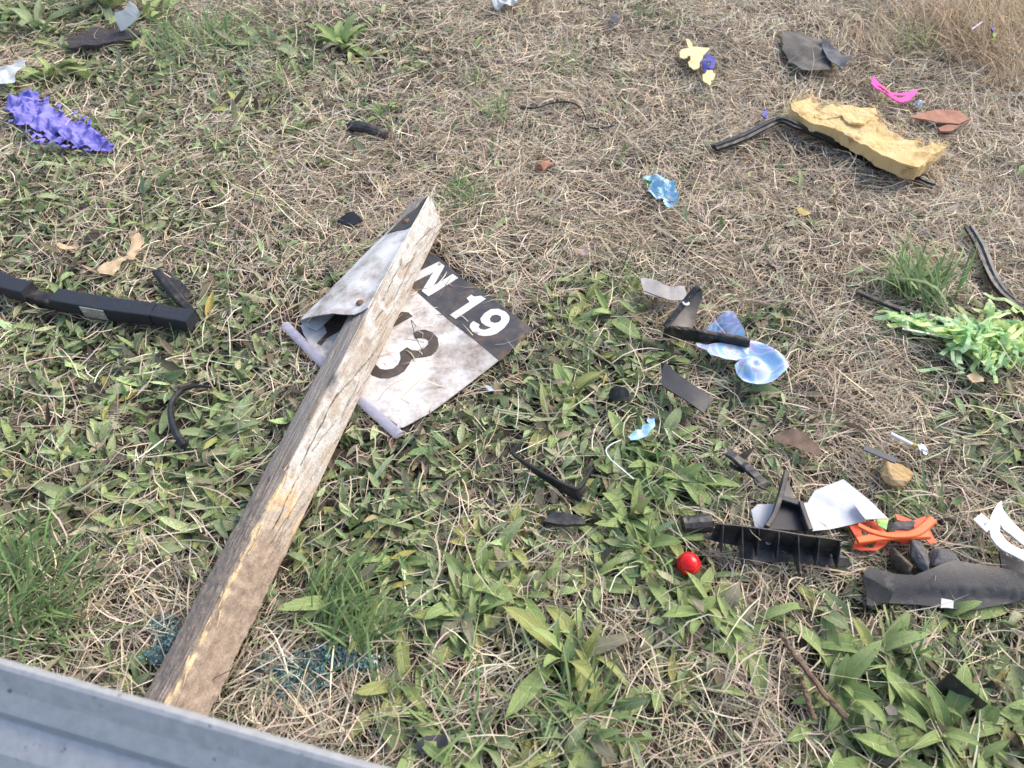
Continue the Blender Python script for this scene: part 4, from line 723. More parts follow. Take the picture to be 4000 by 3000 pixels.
# --- broken safety glass
def glass_heap(label, spots, n):
    Vs, Fs = [], []; rr = np.random.default_rng(n)
    for i in range(n):
        sx, sy, r = spots[rr.integers(len(spots))]; x, y = sx + rr.normal(0, r), sy + rr.normal(0, r * .6); c = G(x, y, .012 + abs(rr.normal(0, .007)))
        q = np.array([[a, b, d] for a in (-1, 1) for b in (-1, 1) for d in (-1, 1)]) * rr.uniform(.002, .0048, 3) * rr.uniform(.75, 1.2, (8, 3))
        m = np.array(Matrix.Rotation(rr.uniform(0, 6), 3, Vector(rr.normal(size=3)))); o = len(Vs) * 8
        Vs.append(q @ m + c); Fs += [tuple(o + k for k in f) for f in ((0, 1, 3, 2), (4, 6, 7, 5), (0, 4, 5, 1), (2, 3, 7, 6), (0, 2, 6, 4), (1, 5, 7, 3))]
    return mk('broken_glass', np.vstack(Vs), Fs, MT['glass'], label=label, cat='glass', kind='stuff', solid=False)
glass_heap('crumbled green safety glass between the post and a grass tuft', [(1090, 2590, 45), (1180, 2620, 50), (1140, 2660, 50), (1250, 2570, 45), (1330, 2560, 35), (1420, 2580, 30)], 620)
glass_heap('crumbled green safety glass on the shaded side of the post', [(640, 2440, 28), (660, 2490, 25), (640, 2530, 25), (610, 2570, 20)], 320)

# ------------------------------------------------------------------ where the litter lies (so that the grass is pressed under it)
MX0, MY0, MRES = -3.6, -.5, .006; MW, MH = 1200, 1020
mask = np.full((MH, MW), 9.0); mtop = np.full((MH, MW), -9.0)
for V, F in DEBRIS:
    V = np.asarray(V, float); T = []
    for f in F:
        for k in range(1, len(f) - 1): T.append((f[0], f[k], f[k + 1]))
    T = np.array(T); a, b, c = V[T[:, 0]], V[T[:, 1]], V[T[:, 2]]
    mxl = np.maximum(np.linalg.norm(b - a, axis=1), np.maximum(np.linalg.norm(c - a, axis=1), np.linalg.norm(c - b, axis=1)))
    for lo, hi, m in ((0, .006, 1), (.006, .02, 4), (.02, .06, 11), (.06, 9, 40)):
        s = (mxl >= lo) & (mxl < hi)
        if not s.any(): continue
        ij = [(i / m, j / m) for i in range(m + 1) for j in range(m + 1 - i)]
        for u_, v_ in ij:
            p = a[s] + (b[s] - a[s]) * u_ + (c[s] - a[s]) * v_
            ix = ((p[:, 0] - MX0) / MRES).astype(int); iy = ((p[:, 1] - MY0) / MRES).astype(int); ok = (ix >= 0) & (ix < MW) & (iy >= 0) & (iy < MH)
            np.minimum.at(mask, (iy[ok], ix[ok]), p[ok, 2]); np.maximum.at(mtop, (iy[ok], ix[ok]), p[ok, 2])
def mask_at(x, y, M_=None):
    ix = np.clip(((x - MX0) / MRES).astype(int), 0, MW - 1); iy = np.clip(((y - MY0) / MRES).astype(int), 0, MH - 1)
    return (mask if M_ is None else M_)[iy, ix]

# ------------------------------------------------------------------ patches: what grows where
def patch(x, y, spots):
    out = np.zeros(np.shape(x))
    for px, py, r, s in spots:
        c = G(px, py); rw = r * depth(px, py) / FPX
        out = np.maximum(out, s * np.exp(-((x - c[0]) ** 2 + (y - c[1]) ** 2 * .75) / (rw * rw)))
    return out
LITTER = [(350, 1500, 520, 1), (250, 1180, 420, 1), (850, 1420, 380, 1), (120, 900, 320, .8), (650, 850, 330, .75), (450, 1880, 460, 1), (980, 1250, 260, .9), (950, 1950, 300, 1), (1620, 1850, 300, 1), (2000, 1700, 380, 1), (2300, 1450, 300, 1), (2480, 1900, 330, 1), (1450, 2150, 280, .9), (2950, 1600, 220, .8), (2960, 1350, 170, .8), (550, 380, 420, .7), (950, 380, 300, .6), (250, 80, 300, .8), (1350, 200, 260, .7), (300, 650, 300, .75), (1250, 600, 250, .3), (1900, 2350, 330, .8), (2250, 2650, 260, .5), (2700, 2350, 300, .8), (3400, 2650, 330, .8), (3850, 2850, 300, .9), (1600, 220, 200, .4), (1150, 1000, 200, .5), (2750, 1950, 200, .6), (150, 1950, 300, .7), (1300, 1750, 260, .9), (1500, 430, 160, .4), (3900, 1700, 220, .5), (3700, 2480, 200, .5), (1900, 1450, 250, .7)]
GREENS = [(800, 150, 330, .9), (1000, 260, 200, .7), (80, 2380, 250, 1), (1330, 2420, 230, 1), (2300, 250, 260, .45), (2560, 60, 200, .5), (2000, 80, 260, .45), (1880, 380, 200, .3), (1800, 740, 160, .6), (3350, 60, 260, .35), (3560, 170, 220, .5), (3630, 1150, 190, .9), (2400, 1080, 160, .6), (1000, 520, 200, .25), (1500, 2880, 300, .5), (2100, 2900, 300, .6), (2650, 2900, 260, .35), (3550, 2080, 160, .5), (3650, 1950, 260, .35), (2650, 1850, 240, .5), (3450, 2350, 200, .4), (450, 2480, 220, .4), (1700, 2250, 220, .4), (60, 60, 250, .5), (900, 2900, 250, .4), (3850, 2450, 220, .4), (2180, 2300, 200, .35)]
STRAWX = [(480, 2290, 230, 1), (150, 1680, 220, .8), (1650, 2850, 330, .9), (2950, 2620, 330, 1), (2950, 2200, 260, .8), (1250, 2800, 250, .8), (1900, 2120, 180, .4), (600, 2650, 230, .6), (3700, 2560, 200, .5), (300, 880, 180, .4), (2150, 2450, 150, .4), (2450, 2550, 200, .5), (1950, 1800, 130, .3)]
BARE = [(2650, 470, 110, .8), (2530, 640, 120, .75), (2680, 680, 100, .8), (2300, 560, 120, .4), (2450, 420, 100, .5), (2620, 300, 80, .5), (2480, 1030, 60, .4), (820, 1560, 120, .3)]

PL_ = [('ul', [(150, 115, .19, 7, .9), (190, 310, .16, 11, .9), (350, 300, .14, 8, .9), (440, 35, .22, 8, 1.0), (570, 70, .17, 7, .9), (250, 195, .14, 6, .5), (560, 165, .15, 5, .4), (520, 410, .13, 7, .5, 3), (880, 340, .12, 6, .5), (930, 430, .12, 6, .5), (650, 50, .14, 4, .8), (170, 620, .11, 6, .6), (360, 655, .13, 5, .4), (240, 725, .10, 4, .5), (70, 380, .14, 6, .5), (60, 60, .16, 7, .8), (700, 280, .12, 6, .5), (700, 420, .10, 6, .4, 3), (30, 560, .12, 5, .5)]),
 ('uc', [(950, 205, .20, 8, .7), (1050, 180, .21, 5, 1.1), (1340, 185, .20, 12, .95, 0), (1420, 215, .16, 6, .3), (1600, 245, .13, 6, .5), (1860, 205, .11, 5, .6), (1490, 450, .11, 9, .9), (1340, 505, .10, 4, .8), (1160, 510, .11, 6, .5), (1150, 250, .12, 6, .5, 3), (1040, 420, .10, 6, .5), (1260, 420, .10, 4, .4), (1550, 480, .10, 4, .3), (2170, 500, .09, 4, .8), (2420, 420, .08, 5, .7), (2440, 320, .08, 4, .7), (1370, 1010, .09, 3, 1.1, 0)]),
 ('lm', [(45, 1030, .10, 5, .5), (205, 1110, .09, 4, .6), (520, 1045, .09, 5, .6), (770, 1120, .13, 4, .35), (855, 1135, .11, 4, .35), (860, 975, .11, 6, .8), (475, 1395, .11, 6, .6), (610, 1370, .09, 5, .6), (880, 1440, .13, 5, .3), (565, 870, .11, 6, .4), (30, 820, .12, 5, .4), (260, 800, .10, 4, .4), (1100, 1000, .10, 6, .4, 3), (1240, 1130, .08, 4, .7), (960, 1240, .09, 5, .4), (1050, 1380, .10, 6, .5), (330, 1300, .08, 5, .5), (120, 1340, .09, 5, .5), (230, 1450, .09, 5, .5), (720, 1300, .09, 4, .5), (640, 1200, .07, 4, .7), (100, 1160, .08, 4, .6)]),
 ('lw', [(55, 1760, .11, 5, .9), (270, 1745, .11, 5, .8), (95, 1880, .11, 5, .8, 2), (385, 1750, .11, 5, .5), (625, 1895, .14, 7, .7, 0), (760, 1820, .14, 9, .6, 0), (880, 1710, .15, 9, .7, 1), (805, 1660, .14, 6, .8, 1), (745, 1940, .13, 7, .5), (815, 1860, .14, 7, .5, 1), (540, 2000, .13, 6, .6, 0), (490, 2085, .13, 6, .7), (655, 2055, .12, 6, .5), (315, 1940, .16, 4, .4, 1), (110, 1990, .13, 5, .4), (160, 2050, .14, 5, .3), (960, 1800, .12, 7, .5), (900, 1900, .12, 7, .5), (860, 2010, .12, 7, .6), (700, 1500, .09, 5, .5), (420, 1580, .09, 5, .5), (180, 1580, .08, 5, .5), (980, 1620, .11, 6, .5), (770, 2110, .12, 6, .6), (560, 1640, .09, 5, .5), (30, 2080, .12, 6, .6)]),
 ('cw', [(1320, 2000, .10, 6, .6), (1180, 2150, .11, 6, .5), (1320, 2150, .11, 7, .5), (1425, 2105, .12, 8, .5), (1340, 2330, .18, 6, 1.1, 0), (1425, 2450, .13, 6, 1.0), (1817, 2400, .14, 14, .9, 0), (1880, 2285, .15, 13, .9), (1730, 2340, .14, 9, .8), (2015, 2330, .13, 9, .8), (1750, 2480, .13, 9, .7), (1860, 2460, .13, 9, .7, 0), (1930, 2400, .12, 8, .7), (1680, 2230, .11, 7, .6), (1960, 2230, .12, 7, .7), (2190, 2585, .18, 8, .95, 0), (2280, 2575, .15, 7, .9), (2380, 2740, .13, 6, .8), (1575, 2670, .15, 7, .7), (2570, 2690, .13, 5, .6), (2080, 2270, .11, 7, .6), (2250, 2380, .11, 6, .6), (2330, 2270, .12, 7, .7), (1560, 2180, .11, 7, .5), (1500, 2020, .11, 7, .5), (1620, 2060, .10, 7, .4), (1240, 1900, .09, 6, .4)]),
 ('bw', [(1500, 2760, .13, 6, .35, 0), (1620, 2870, .13, 5, .5, 0), (2300, 2850, .13, 6, .9), (2410, 2910, .12, 6, .7), (2200, 2985, .14, 6, 1.0), (1900, 2900, .11, 6, .6, 1), (2080, 2780, .10, 6, .6, 1), (2100, 2985, .12, 6, .8), (1780, 2980, .12, 5, .7), (420, 2600, .12, 5, .7, 3), (520, 2680, .10, 5, .7, 1)]),
 ('rb', [(2776, 2410, .14, 13, .95, 0), (2666, 2430, .13, 9, .8), (2865, 2475, .13, 8, .9), (2950, 2450, .15, 6, .8), (3195, 2390, .15, 2, .9, 0), (3370, 2460, .16, 6, .6, 1), (3284, 2680, .17, 13, .9, 0), (3416, 2560, .17, 8, .75, 0), (3440, 2740, .15, 8, .8), (3330, 2890, .15, 9, .7, 0), (3440, 2980, .15, 7, .7), (3590, 2970, .16, 7, .6, 0), (3680, 2870, .16, 11, .9, 0), (3846, 2890, .16, 9, .8), (3920, 2970, .15, 7, .7), (3713, 2410, .12, 5, .7), (3920, 2740, .13, 6, .4, 3), (3660, 2610, .13, 7, .4), (3100, 2940, .13, 4, .6), (2720, 2670, .12, 4, .4), (2600, 2330, .12, 8, .8), (2720, 2330, .13, 9, .9), (3980, 2860, .14, 7, .7), (3560, 2800, .13, 7, .5, 1), (3780, 2980, .15, 7, .7), (3180, 2780, .13, 6, .7), (3800, 2620, .11, 5, .4, 3), (3980, 2420, .12, 5, .5), (2560, 2440, .12, 7, .7), (3960, 2600, .11, 5, .4)]),
 ('rm', [(2240, 1120, .14, 6, .9, 1), (2290, 1190, .15, 7, .8, 2), (2390, 1240, .16, 7, .8), (2485, 1145, .13, 6, .9), (2500, 1240, .14, 6, .6), (2495, 1405, .13, 7, .7, 0), (2575, 1390, .13, 5, .5, 0), (2650, 1330, .11, 5, .9, 0), (2735, 1395, .11, 5, .6, 2), (2700, 1440, .13, 5, .35, 0), (2335, 1300, .14, 8, .6), (2310, 1390, .13, 7, .5, 2), (2265, 1320, .12, 6, .6), (2425, 1485, .13, 7, .5), (2640, 1190, .09, 4, .8), (2900, 1555, .12, 7, .5, 3), (2965, 1600, .12, 7, .5, 3), (2790, 1570, .10, 6, .4, 3), (2880, 1480, .10, 6, .5, 3), (2180, 1230, .12, 6, .6), (2220, 1420, .13, 6, .5), (2660, 1560, .11, 6, .5), (2980, 1300, .10, 6, .6, 3), (3060, 1370, .09, 6, .5, 3)]),
 ('rc', [(2220, 1550, .14, 9, .7, 0), (2160, 1640, .14, 5, .3, 2), (2190, 1685, .12, 5, .3), (2270, 1715, .12, 6, .4), (2445, 1745, .14, 6, .6), (2540, 1790, .14, 10, .9), (2585, 1720, .14, 6, 1.0), (2460, 2020, .14, 8, .8), (2285, 2010, .13, 5, .3), (2490, 2140, .14, 10, .8), (2390, 2150, .12, 7, .7), (2540, 2175, .13, 8, .7), (1925, 2175, .13, 9, .9), (1990, 2145, .12, 7, .8), (1870, 2130, .12, 7, .7), (2700, 1885, .14, 9, .7, 0), (2920, 1915, .13, 5, .5, 0), (2650, 1865, .13, 7, .9), (2720, 1975, .12, 7, .5), (2590, 2085, .12, 7, .7), (2550, 2235, .12, 7, .5), (2440, 1870, .12, 7, .7), (2560, 1960, .12, 7, .7), (2350, 1800, .10, 7, .5), (2060, 1560, .10, 6, .4), (1960, 1640, .09, 6, .4), (1860, 1720, .09, 6, .4), (1700, 1780, .09, 6, .4), (1760, 1960, .10, 7, .5), (1620, 1950, .10, 6, .4), (2080, 1990, .10, 6, .4), (2230, 1900, .10, 6, .5), (2130, 1450, .11, 6, .4), (2050, 2100, .10, 6, .5)]),
 ('rr', [(3125, 1800, .13, 3, .3, 0), (3890, 1690, .14, 4, .4, 0), (3960, 1720, .13, 5, .4), (3870, 1800, .13, 5, .4, 1), (3620, 1495, .10, 3, .3, 0), (3750, 1760, .10, 5, .5), (3980, 1900, .12, 5, .5), (3490, 1960, .08, 3, .8, 0), (2985, 2330, .09, 4, .7), (3880, 2150, .08, 4, .4)])]
WEEDS = [(G(a[0], a[1])[:2], a[2] * .62) for _, ls in PL_ for a in ls]
def weedp(x, y):
    o = np.zeros(len(x))
    for c, r in WEEDS:
        k = np.nonzero((np.abs(x - c[0]) < 2 * r) & (np.abs(y - c[1]) < 2 * r))[0]
        o[k] = np.maximum(o[k], np.exp(-((x[k] - c[0]) ** 2 + (y[k] - c[1]) ** 2) / (r * r)))
    return o

# ------------------------------------------------------------------ ribbons (straw and grass blades) as one mesh
def ribbons(base, yaw, L, wd, th0, dth, dyaw, tint, S=3, roll=None, floor=True, clip=.96, tipw=.15):
    n = len(L); pts = np.zeros((n, S + 1, 3)); pts[:, 0] = base; th, ya = th0.copy(), yaw.copy(); yas = [ya.copy()]
    for i in range(S):
        st = (L / S)[:, None]; pts[:, i + 1] = pts[:, i] + st * np.stack([np.cos(th) * np.cos(ya), np.cos(th) * np.sin(ya), np.sin(th)], 1)
        th = th + dth; ya = ya + dyaw; yas.append(ya.copy())
    if floor:
        g_ = gh(pts[..., 0], pts[..., 1]) + .002; pts[..., 2] = np.maximum(pts[..., 2], g_)
    mid = (pts[:, :-1] + pts[:, 1:]) / 2; allp = np.concatenate([pts, mid], 1); hit = (allp[..., 2] > mask_at(allp[..., 0], allp[..., 1]) - .004).any(1)
    if clip: keep = ~hit | (rng.random(n) > clip); pts, wd, tint = pts[keep], wd[keep], tint[keep]; yas = [q[keep] for q in yas]; roll = None if roll is None else roll[keep]
    n = len(wd); V = np.zeros((n, (S + 1), 2, 3)); tp = np.interp(np.linspace(0, 1, S + 1), [0, .55, 1], [.8, 1, tipw])
    rl = np.zeros(n) if roll is None else roll
    for i in range(S + 1):
        s = np.stack([-np.sin(yas[i]) * np.cos(rl), np.cos(yas[i]) * np.cos(rl), np.sin(rl)], 1) * (wd * tp[i] / 2)[:, None]
        V[:, i, 0] = pts[:, i] - s; V[:, i, 1] = pts[:, i] + s
    k = 2 * (S + 1); o = (np.arange(n) * k)[:, None, None] + (np.arange(S) * 2)[None, :, None] + np.array([0, 1, 3, 2])[None, None]
    return V.reshape(-1, 3), o.reshape(-1, 4), np.repeat(tint, k, axis=0)
def fast_mesh(name, V, F, tint, mat, origin=(0, 0, 0), smooth=True):
    me = bpy.data.meshes.new(name); n, m = len(V), len(F); V = V - np.array(origin)
    me.vertices.add(n); me.vertices.foreach_set('co', V.astype(np.float32).ravel())
    me.loops.add(m * 4); me.loops.foreach_set('vertex_index', F.astype(np.int32).ravel()); me.polygons.add(m)
    me.polygons.foreach_set('loop_start', np.arange(0, m * 4, 4, dtype=np.int32)); me.polygons.foreach_set('loop_total', np.full(m, 4, np.int32))
    if smooth: me.polygons.foreach_set('use_smooth', np.ones(m, bool))
    me.update(calc_edges=True); me.validate()
    if tint is not None:
        at = me.color_attributes.new('tint', 'FLOAT_COLOR', 'POINT'); at.data.foreach_set('color', np.hstack([tint, np.ones((n, 1))]).astype(np.float32).ravel())
    me.materials.append(mat); o = bpy.data.objects.new(name, me); COL.objects.link(o); o.location = origin; return o
def pal(n, cols, wts, jit=.18):
    c = np.array(cols)[rng.choice(len(cols), n, p=np.array(wts) / sum(wts))]; return np.clip(c * (1 + rng.normal(0, jit, (n, 1))) * (1 + rng.normal(0, .05, (n, 3))), .005, .95)
def scatter(n):
    """points over the verge, thinning out with distance and beyond the sides of the view"""
    out = []
    while sum(len(o) for o in out) < n:
        y = rng.uniform(-.05, 5.2, n); x = rng.uniform(-3.5, 3.5, n); hw = 1.05 + .42 * np.maximum(y, 0)
        pr = np.clip(1.25 - .16 * y, .35, 1) * np.where(np.abs(x) < hw, 1, .22) * np.where(y < .28, .3, 1) * np.where(y > 4.4, .35, 1)
        k = rng.random(n) < pr; out.append(np.stack([x[k], y[k]], 1))
    return np.vstack(out)[:n]
STRAW = [(.72, .63, .49), (.62, .52, .39), (.48, .40, .31), (.30, .25, .195), (.12, .10, .08), (.60, .47, .31), (.50, .48, .40)]
straw_mat = attr_mat('dry_straw', .65, .22, .3); grass_mat = attr_mat('green_blades', .5, .3, .4); litter_mat = attr_mat('wilted_leaves', .7, .22, .3, bump=.4, var=.28)

XY = scatter(240000); x, y = XY[:, 0], XY[:, 1]
lit, gre, sx, bare = patch(x, y, LITTER), patch(x, y, GREENS), patch(x, y, STRAWX), patch(x, y, BARE)
n1 = fbm(x * 3.1, y * 3.1, 201, 3); wst = np.clip(1.0 - .90 * lit * (1 - .8 * sx) - .35 * gre, .08, 1) * (1 - .7 * weedp(x, y)) * (1 - .85 * bare) * np.clip(.35 + 1.5 * (n1 - .15), .3, 1.15)
k = rng.random(len(x)) < wst; x, y, n1 = x[k], y[k], n1[k]; n = len(x)
flow = fbm(x * 1.3 + 9, y * 1.3, 203, 2) * 12.0; yaw = np.where(rng.random(n) < .45, flow + rng.normal(0, .55, n), rng.uniform(0, 2 * math.pi, n))
far = np.clip((y - 1.2) / 2.2, 0, 1); kind = rng.random(n)
L = np.where(kind < .6, rng.uniform(.05, .15, n), rng.uniform(.03, .075, n)); L = np.where(kind > .985, rng.uniform(.16, .3, n), L)
th0 = np.where(kind < .6, rng.normal(.08, .16, n), rng.uniform(.1, 1.0, n)); dth = np.where(kind < .6, rng.normal(-.10, .2, n), rng.normal(-.38, .25, n))
lay = np.abs(rng.normal(0, .5, n)); z0 = gh(x, y) + .004 + .026 * np.minimum(lay, 1.6) * np.where(kind < .6, 1, .35)
hm = np.clip((n1 - .35) * 2.2, 0, 1); z0 = z0 + hm * .018 * rng.random(n)
wd = rng.uniform(.0016, .0036, n) * (1 + .3 * far)
tint = pal(n, STRAW, (5, 5, 3.5, 2.4, 1.8, 1.2, 1))
V, F, T = ribbons(np.stack([x, y, z0], 1), yaw, L, wd, th0, dth, rng.normal(0, .35, n), tint, S=3, roll=rng.normal(0, .6, n))
tag(fast_mesh('dry_grass', V, F, T, straw_mat), 'matted dry straw covering the verge', 'grass', kind='stuff')

# longer bleached stems on top of the mat
XY = scatter(34000); x, y = XY[:, 0], XY[:, 1]; lit, bare = patch(x, y, LITTER), patch(x, y, BARE)
k = rng.random(len(x)) < (1 - .72 * lit) * (1 - .7 * bare) * (1 - .6 * weedp(x, y)) * np.clip(fbm(x * 4, y * 4, 230, 3) * 2 - .35, .1, 1); x, y = x[k], y[k]; n = len(x)
yaw = np.where(rng.random(n) < .5, fbm(x * 1.6, y * 1.6, 231, 2) * 14 + rng.normal(0, .5, n), rng.uniform(0, 6.28, n))
V, F, T = ribbons(np.stack([x, y, gh(x, y) + .022 + .022 * rng.random(n)], 1), yaw, rng.uniform(.06, .17, n), rng.uniform(.0022, .0042, n), rng.normal(.10, .18, n), rng.normal(-.07, .12, n), rng.normal(0, .22, n), pal(n, [(.76, .68, .54), (.66, .56, .43), (.62, .50, .35), (.50, .43, .34)], (4, 4, 2, 2)), S=4, roll=rng.normal(0, .5, n))
tag(fast_mesh('straw_stems', V, F, T, straw_mat), 'bleached straw stems lying on top of the matted straw', 'straw', kind='stuff')

# thin green blades mixed in
XY = scatter(70000); x, y = XY[:, 0], XY[:, 1]; gre = patch(x, y, GREENS); lit = patch(x, y, LITTER)
k = rng.random(len(x)) < np.clip(.10 + .18 * lit + .95 * gre, 0, 1) * np.clip(fbm(x * 6, y * 6, 210, 3) * 1.8 - .25, .08, 1); x, y, gre = x[k], y[k], gre[k]; n = len(x)
cl_ = fbm(x * 9, y * 9, 213, 2) * 14; yaw = cl_ + rng.normal(0, .7, n)
L = rng.uniform(.04, .11, n) * (1 + .5 * gre); z0 = gh(x, y) + .004
tint = pal(n, [(.19, .28, .13), (.24, .34, .16), (.15, .22, .11), (.30, .35, .20), (.23, .29, .19)], (4, 3, 3, 2, 2))
V, F, T = ribbons(np.stack([x, y, z0], 1), yaw, L, rng.uniform(.0018, .0036, n), rng.uniform(.15, 1.1, n), rng.normal(-.32, .2, n), rng.normal(0, .15, n), tint, S=3, roll=rng.normal(0, .5, n))
tag(fast_mesh('green_grass', V, F, T, grass_mat), 'short green grass blades growing through the straw', 'grass', kind='stuff')

# ------------------------------------------------------------------ wilted leaf carpet
def leaf_ribbons(x, y, z, yaw, L, W, th, bend, cup, roll, tint, S=4):
    n = len(x); t = np.linspace(0, 1, S + 1); wp = np.array([.25, .85, 1.0, .7, .06]) if S == 4 else np.interp(t, [0, .3, .6, 1], [.2, .95, 1, .05])
    p = np.stack([x, y, z], 1); V = np.zeros((n, S + 1, 3, 3)); th = th.copy()
    for i in range(S + 1):
        d = np.stack([np.cos(th) * np.cos(yaw), np.cos(th) * np.sin(yaw), np.sin(th)], 1)
        s0 = np.stack([-np.sin(yaw), np.cos(yaw), np.zeros(n)], 1); u0 = np.cross(d, s0)
        s = s0 * np.cos(roll)[:, None] + u0 * np.sin(roll)[:, None]; u = np.cross(d, s); u *= np.sign(u[:, 2:3] + 1e-9)
        w_ = (W * wp[i] / 2)[:, None]
        V[:, i, 1] = p; V[:, i, 0] = p - s * w_ + u * w_ * cup[:, None]; V[:, i, 2] = p + s * w_ + u * w_ * (cup + rng.normal(0, .25, n))[:, None]
        p = p + d * (L / S)[:, None]; th = th + bend
    g_ = gh(V[..., 0], V[..., 1]) + .003; V[..., 2] = np.maximum(V[..., 2], g_)
    hit = (V[..., 2] > mask_at(V[..., 0], V[..., 1]) - .003).any((1, 2)); V = V[~hit]; tint = tint[~hit]; n = len(V); k = 3 * (S + 1)
    q = np.array([0, 1, 4, 3]); o = (np.arange(n) * k)[:, None, None, None] + (np.arange(S) * 3)[None, :, None, None] + np.arange(2)[None, None, :, None] + q
    return V.reshape(-1, 3), o.reshape(-1, 4), np.repeat(tint, k, axis=0)
XY = scatter(84000); x, y = XY[:, 0], XY[:, 1]; lit = patch(x, y, LITTER); sx = patch(x, y, STRAWX)
k = rng.random(len(x)) < np.clip(.04 + 1.15 * lit - .5 * sx, .02, 1) * np.clip(fbm(x * 5, y * 5, 220, 3) * 1.6 - .1, .2, 1); x, y, lit = x[k], y[k], lit[k]; n = len(x)
L = rng.uniform(.028, .072, n) * np.where(rng.random(n) < .12, 1.45, 1); W = L * rng.uniform(.18, .36, n)
tint = pal(n, [(.27, .35, .17), (.35, .42, .23), (.20, .27, .12), (.32, .32, .20), (.17, .14, .10), (.33, .27, .19), (.09, .08, .062), (.42, .36, .12)], (5, 4, 4, 2.4, 2, 1.3, 1.5, .25))
V, F, T = leaf_ribbons(x, y, gh(x, y) + .006 + .026 * rng.random(n), rng.uniform(0, 2 * math.pi, n), L, W, rng.normal(.12, .32, n), rng.normal(-.12, .25, n), rng.normal(.35, .4, n), rng.normal(0, .5, n), tint)
tag(fast_mesh('leaf_litter', V, F, T, litter_mat), 'carpet of small wilted and crushed weed leaves', 'leaf litter', kind='stuff')

# ------------------------------------------------------------------ broad-leaved weeds, leaf by leaf
LM = [leaf_mat('weed_leaf_fresh', (.25, .36, .12), (.38, .49, .20), (.17, .14, .07)), leaf_mat('weed_leaf_dull', (.22, .30, .14), (.34, .42, .22), (.14, .12, .075)), leaf_mat('weed_leaf_olive', (.30, .35, .11), (.43, .47, .18), (.22, .16, .06)), leaf_mat('weed_leaf_wilted', (.20, .205, .135), (.34, .325, .225), (.10, .08, .06))]
def leaf_mesh(seed, mat, W, bend, fold, wav, tip):
    rr = random.Random(seed); S, C = 9, 4; V = []; UV = []; th = 0.0; px = pz = 0.0; sk = rr.uniform(-.12, .12); yaw_ = 0; py = 0
    for i in range(S + 1):
        t = i / S; prof = max(.0, (math.sin(math.pi * min(1, t ** tip)) ** .58)) if 0 < t < 1 else 0; w_ = W * max(prof, .16 if t < .25 else .015)
        ph = rr.uniform(-.3, .3)
        for j in range(C + 1):
            s = (j / C - .5) * 2; cw_ = math.cos(th); V.append((s * w_ / 2 + px, py - math.sin(th) * abs(s) * fold * w_ * 0, pz + abs(s) * fold * w_ * .5 + wav * W * s * s * math.sin(t * 9 + seed + (1.7 if s > 0 else 0) + ph)))
            UV.append((j / C, t))
        th += bend / S * (1 + rr.uniform(-.5, .5)); px += sk / S * t; py += math.cos(th) / S; pz += math.sin(th) / S
    F = [(i * (C + 1) + j, i * (C + 1) + j + 1, (i + 1) * (C + 1) + j + 1, (i + 1) * (C + 1) + j) for i in range(S) for j in range(C)]
    me = bpy.data.meshes.new('leaf'); me.from_pydata(V, [], F); me.materials.append(mat); uvl = me.uv_layers.new(name='UVMap')
    for l in me.loops: uvl.data[l.index].uv = UV[l.vertex_index]
    me.polygons.foreach_set('use_smooth', np.ones(len(me.polygons), bool)); return me
LEAFS = {mi: [leaf_mesh(100 * mi + s, LM[mi], .20 + .03 * (s % 4), (-.9 - .18 * (s % 5)) * (1.3 if mi == 3 else 1), .25 + .12 * (s % 3), .06 + .03 * (s % 3) + (.09 if mi == 3 else 0), 1.0 + .18 * (s % 2)) for s in range(9)] for mi in range(4)}
GRP = dict(
 ul=('broad green weed growing round the bark slab and purple garland', 'weeds round the bark slab'), uc=('leafy green weed growing in the straw behind the wooden post', 'weeds behind the post'),
 lm=('low green weed growing in the wilted leaf carpet by the trim bar', 'weeds by the trim bar'), lw=('green weed with soft leaves growing beside the black hose', 'weeds by the hose'),
 cw=('upright green weed in the dense clump between the wooden post and red ball', 'weeds between post and ball'), bw=('green weed growing in straw along the crash barrier', 'weeds along the barrier'),
 rb=('tall green weed growing below the ribbed bracket', 'weeds below the bracket'), rm=('broad pale green weed growing round the mirror housing and black plate', 'weeds round the mirror housing'),
 rc=('green weed growing by the bent black edging', 'weeds by the edging'), rr=('green weed in dry straw past the party blower', 'weeds past the party blower'))
LANDMARKS = [(300, 140, 'bark slab'), (230, 480, 'purple garland'), (330, 1180, 'black trim bar'), (690, 1150, 'trim bracket'), (470, 1000, 'pale husk leaf'), (700, 1620, 'black hose'), (1440, 490, 'dark plastic offcut'), (1365, 855, 'small black plate'), (2150, 420, 'thin black wire'), (1300, 1150, 'folded sign flap'), (1600, 1600, 'sign lower corner'), (2000, 1350, 'black W 19 band'), (1150, 1850, 'wooden post middle'), (850, 2450, 'muddy post foot'), (1180, 2620, 'broken glass heap'), (2690, 2203, 'red ball'), (3030, 2140, 'ribbed bracket'), (2720, 2060, 'black channel stub'), (2170, 1840, 'bent black edging'), (2200, 2025, 'rough black offcut'), (2500, 1680, 'torn blue paper'), (2680, 1510, 'broad black plate'), (2660, 1210, 'mirror housing'), (2590, 1130, 'grey plastic sheet'), (2900, 1400, 'iridescent bow'), (2920, 1830, 'clip strip'), (3110, 1720, 'flat brown leaf'), (3550, 1735, 'party blower'), (3487, 1860, 'ochre stone'), (3250, 1990, 'white card'), (3700, 2300, 'grey mudguard'), (3900, 2080, 'white casing'), (3740, 2700, 'black corner piece'), (3200, 2650, 'brown twig'), (1680, 2880, 'crumpled black scrap'), (3850, 1320, 'cellophane heap'), (2430, 1520, 'curved dark offcut'), (400, 2700, 'crash barrier'), (2425, 1790, 'white wire'), (3800, 1480, 'pale tan leaf'), (1050, 120, 'long green tuft'), (100, 2420, 'thick barrier tuft'), (3400, 2850, 'shiny black chip')]
USED = {}
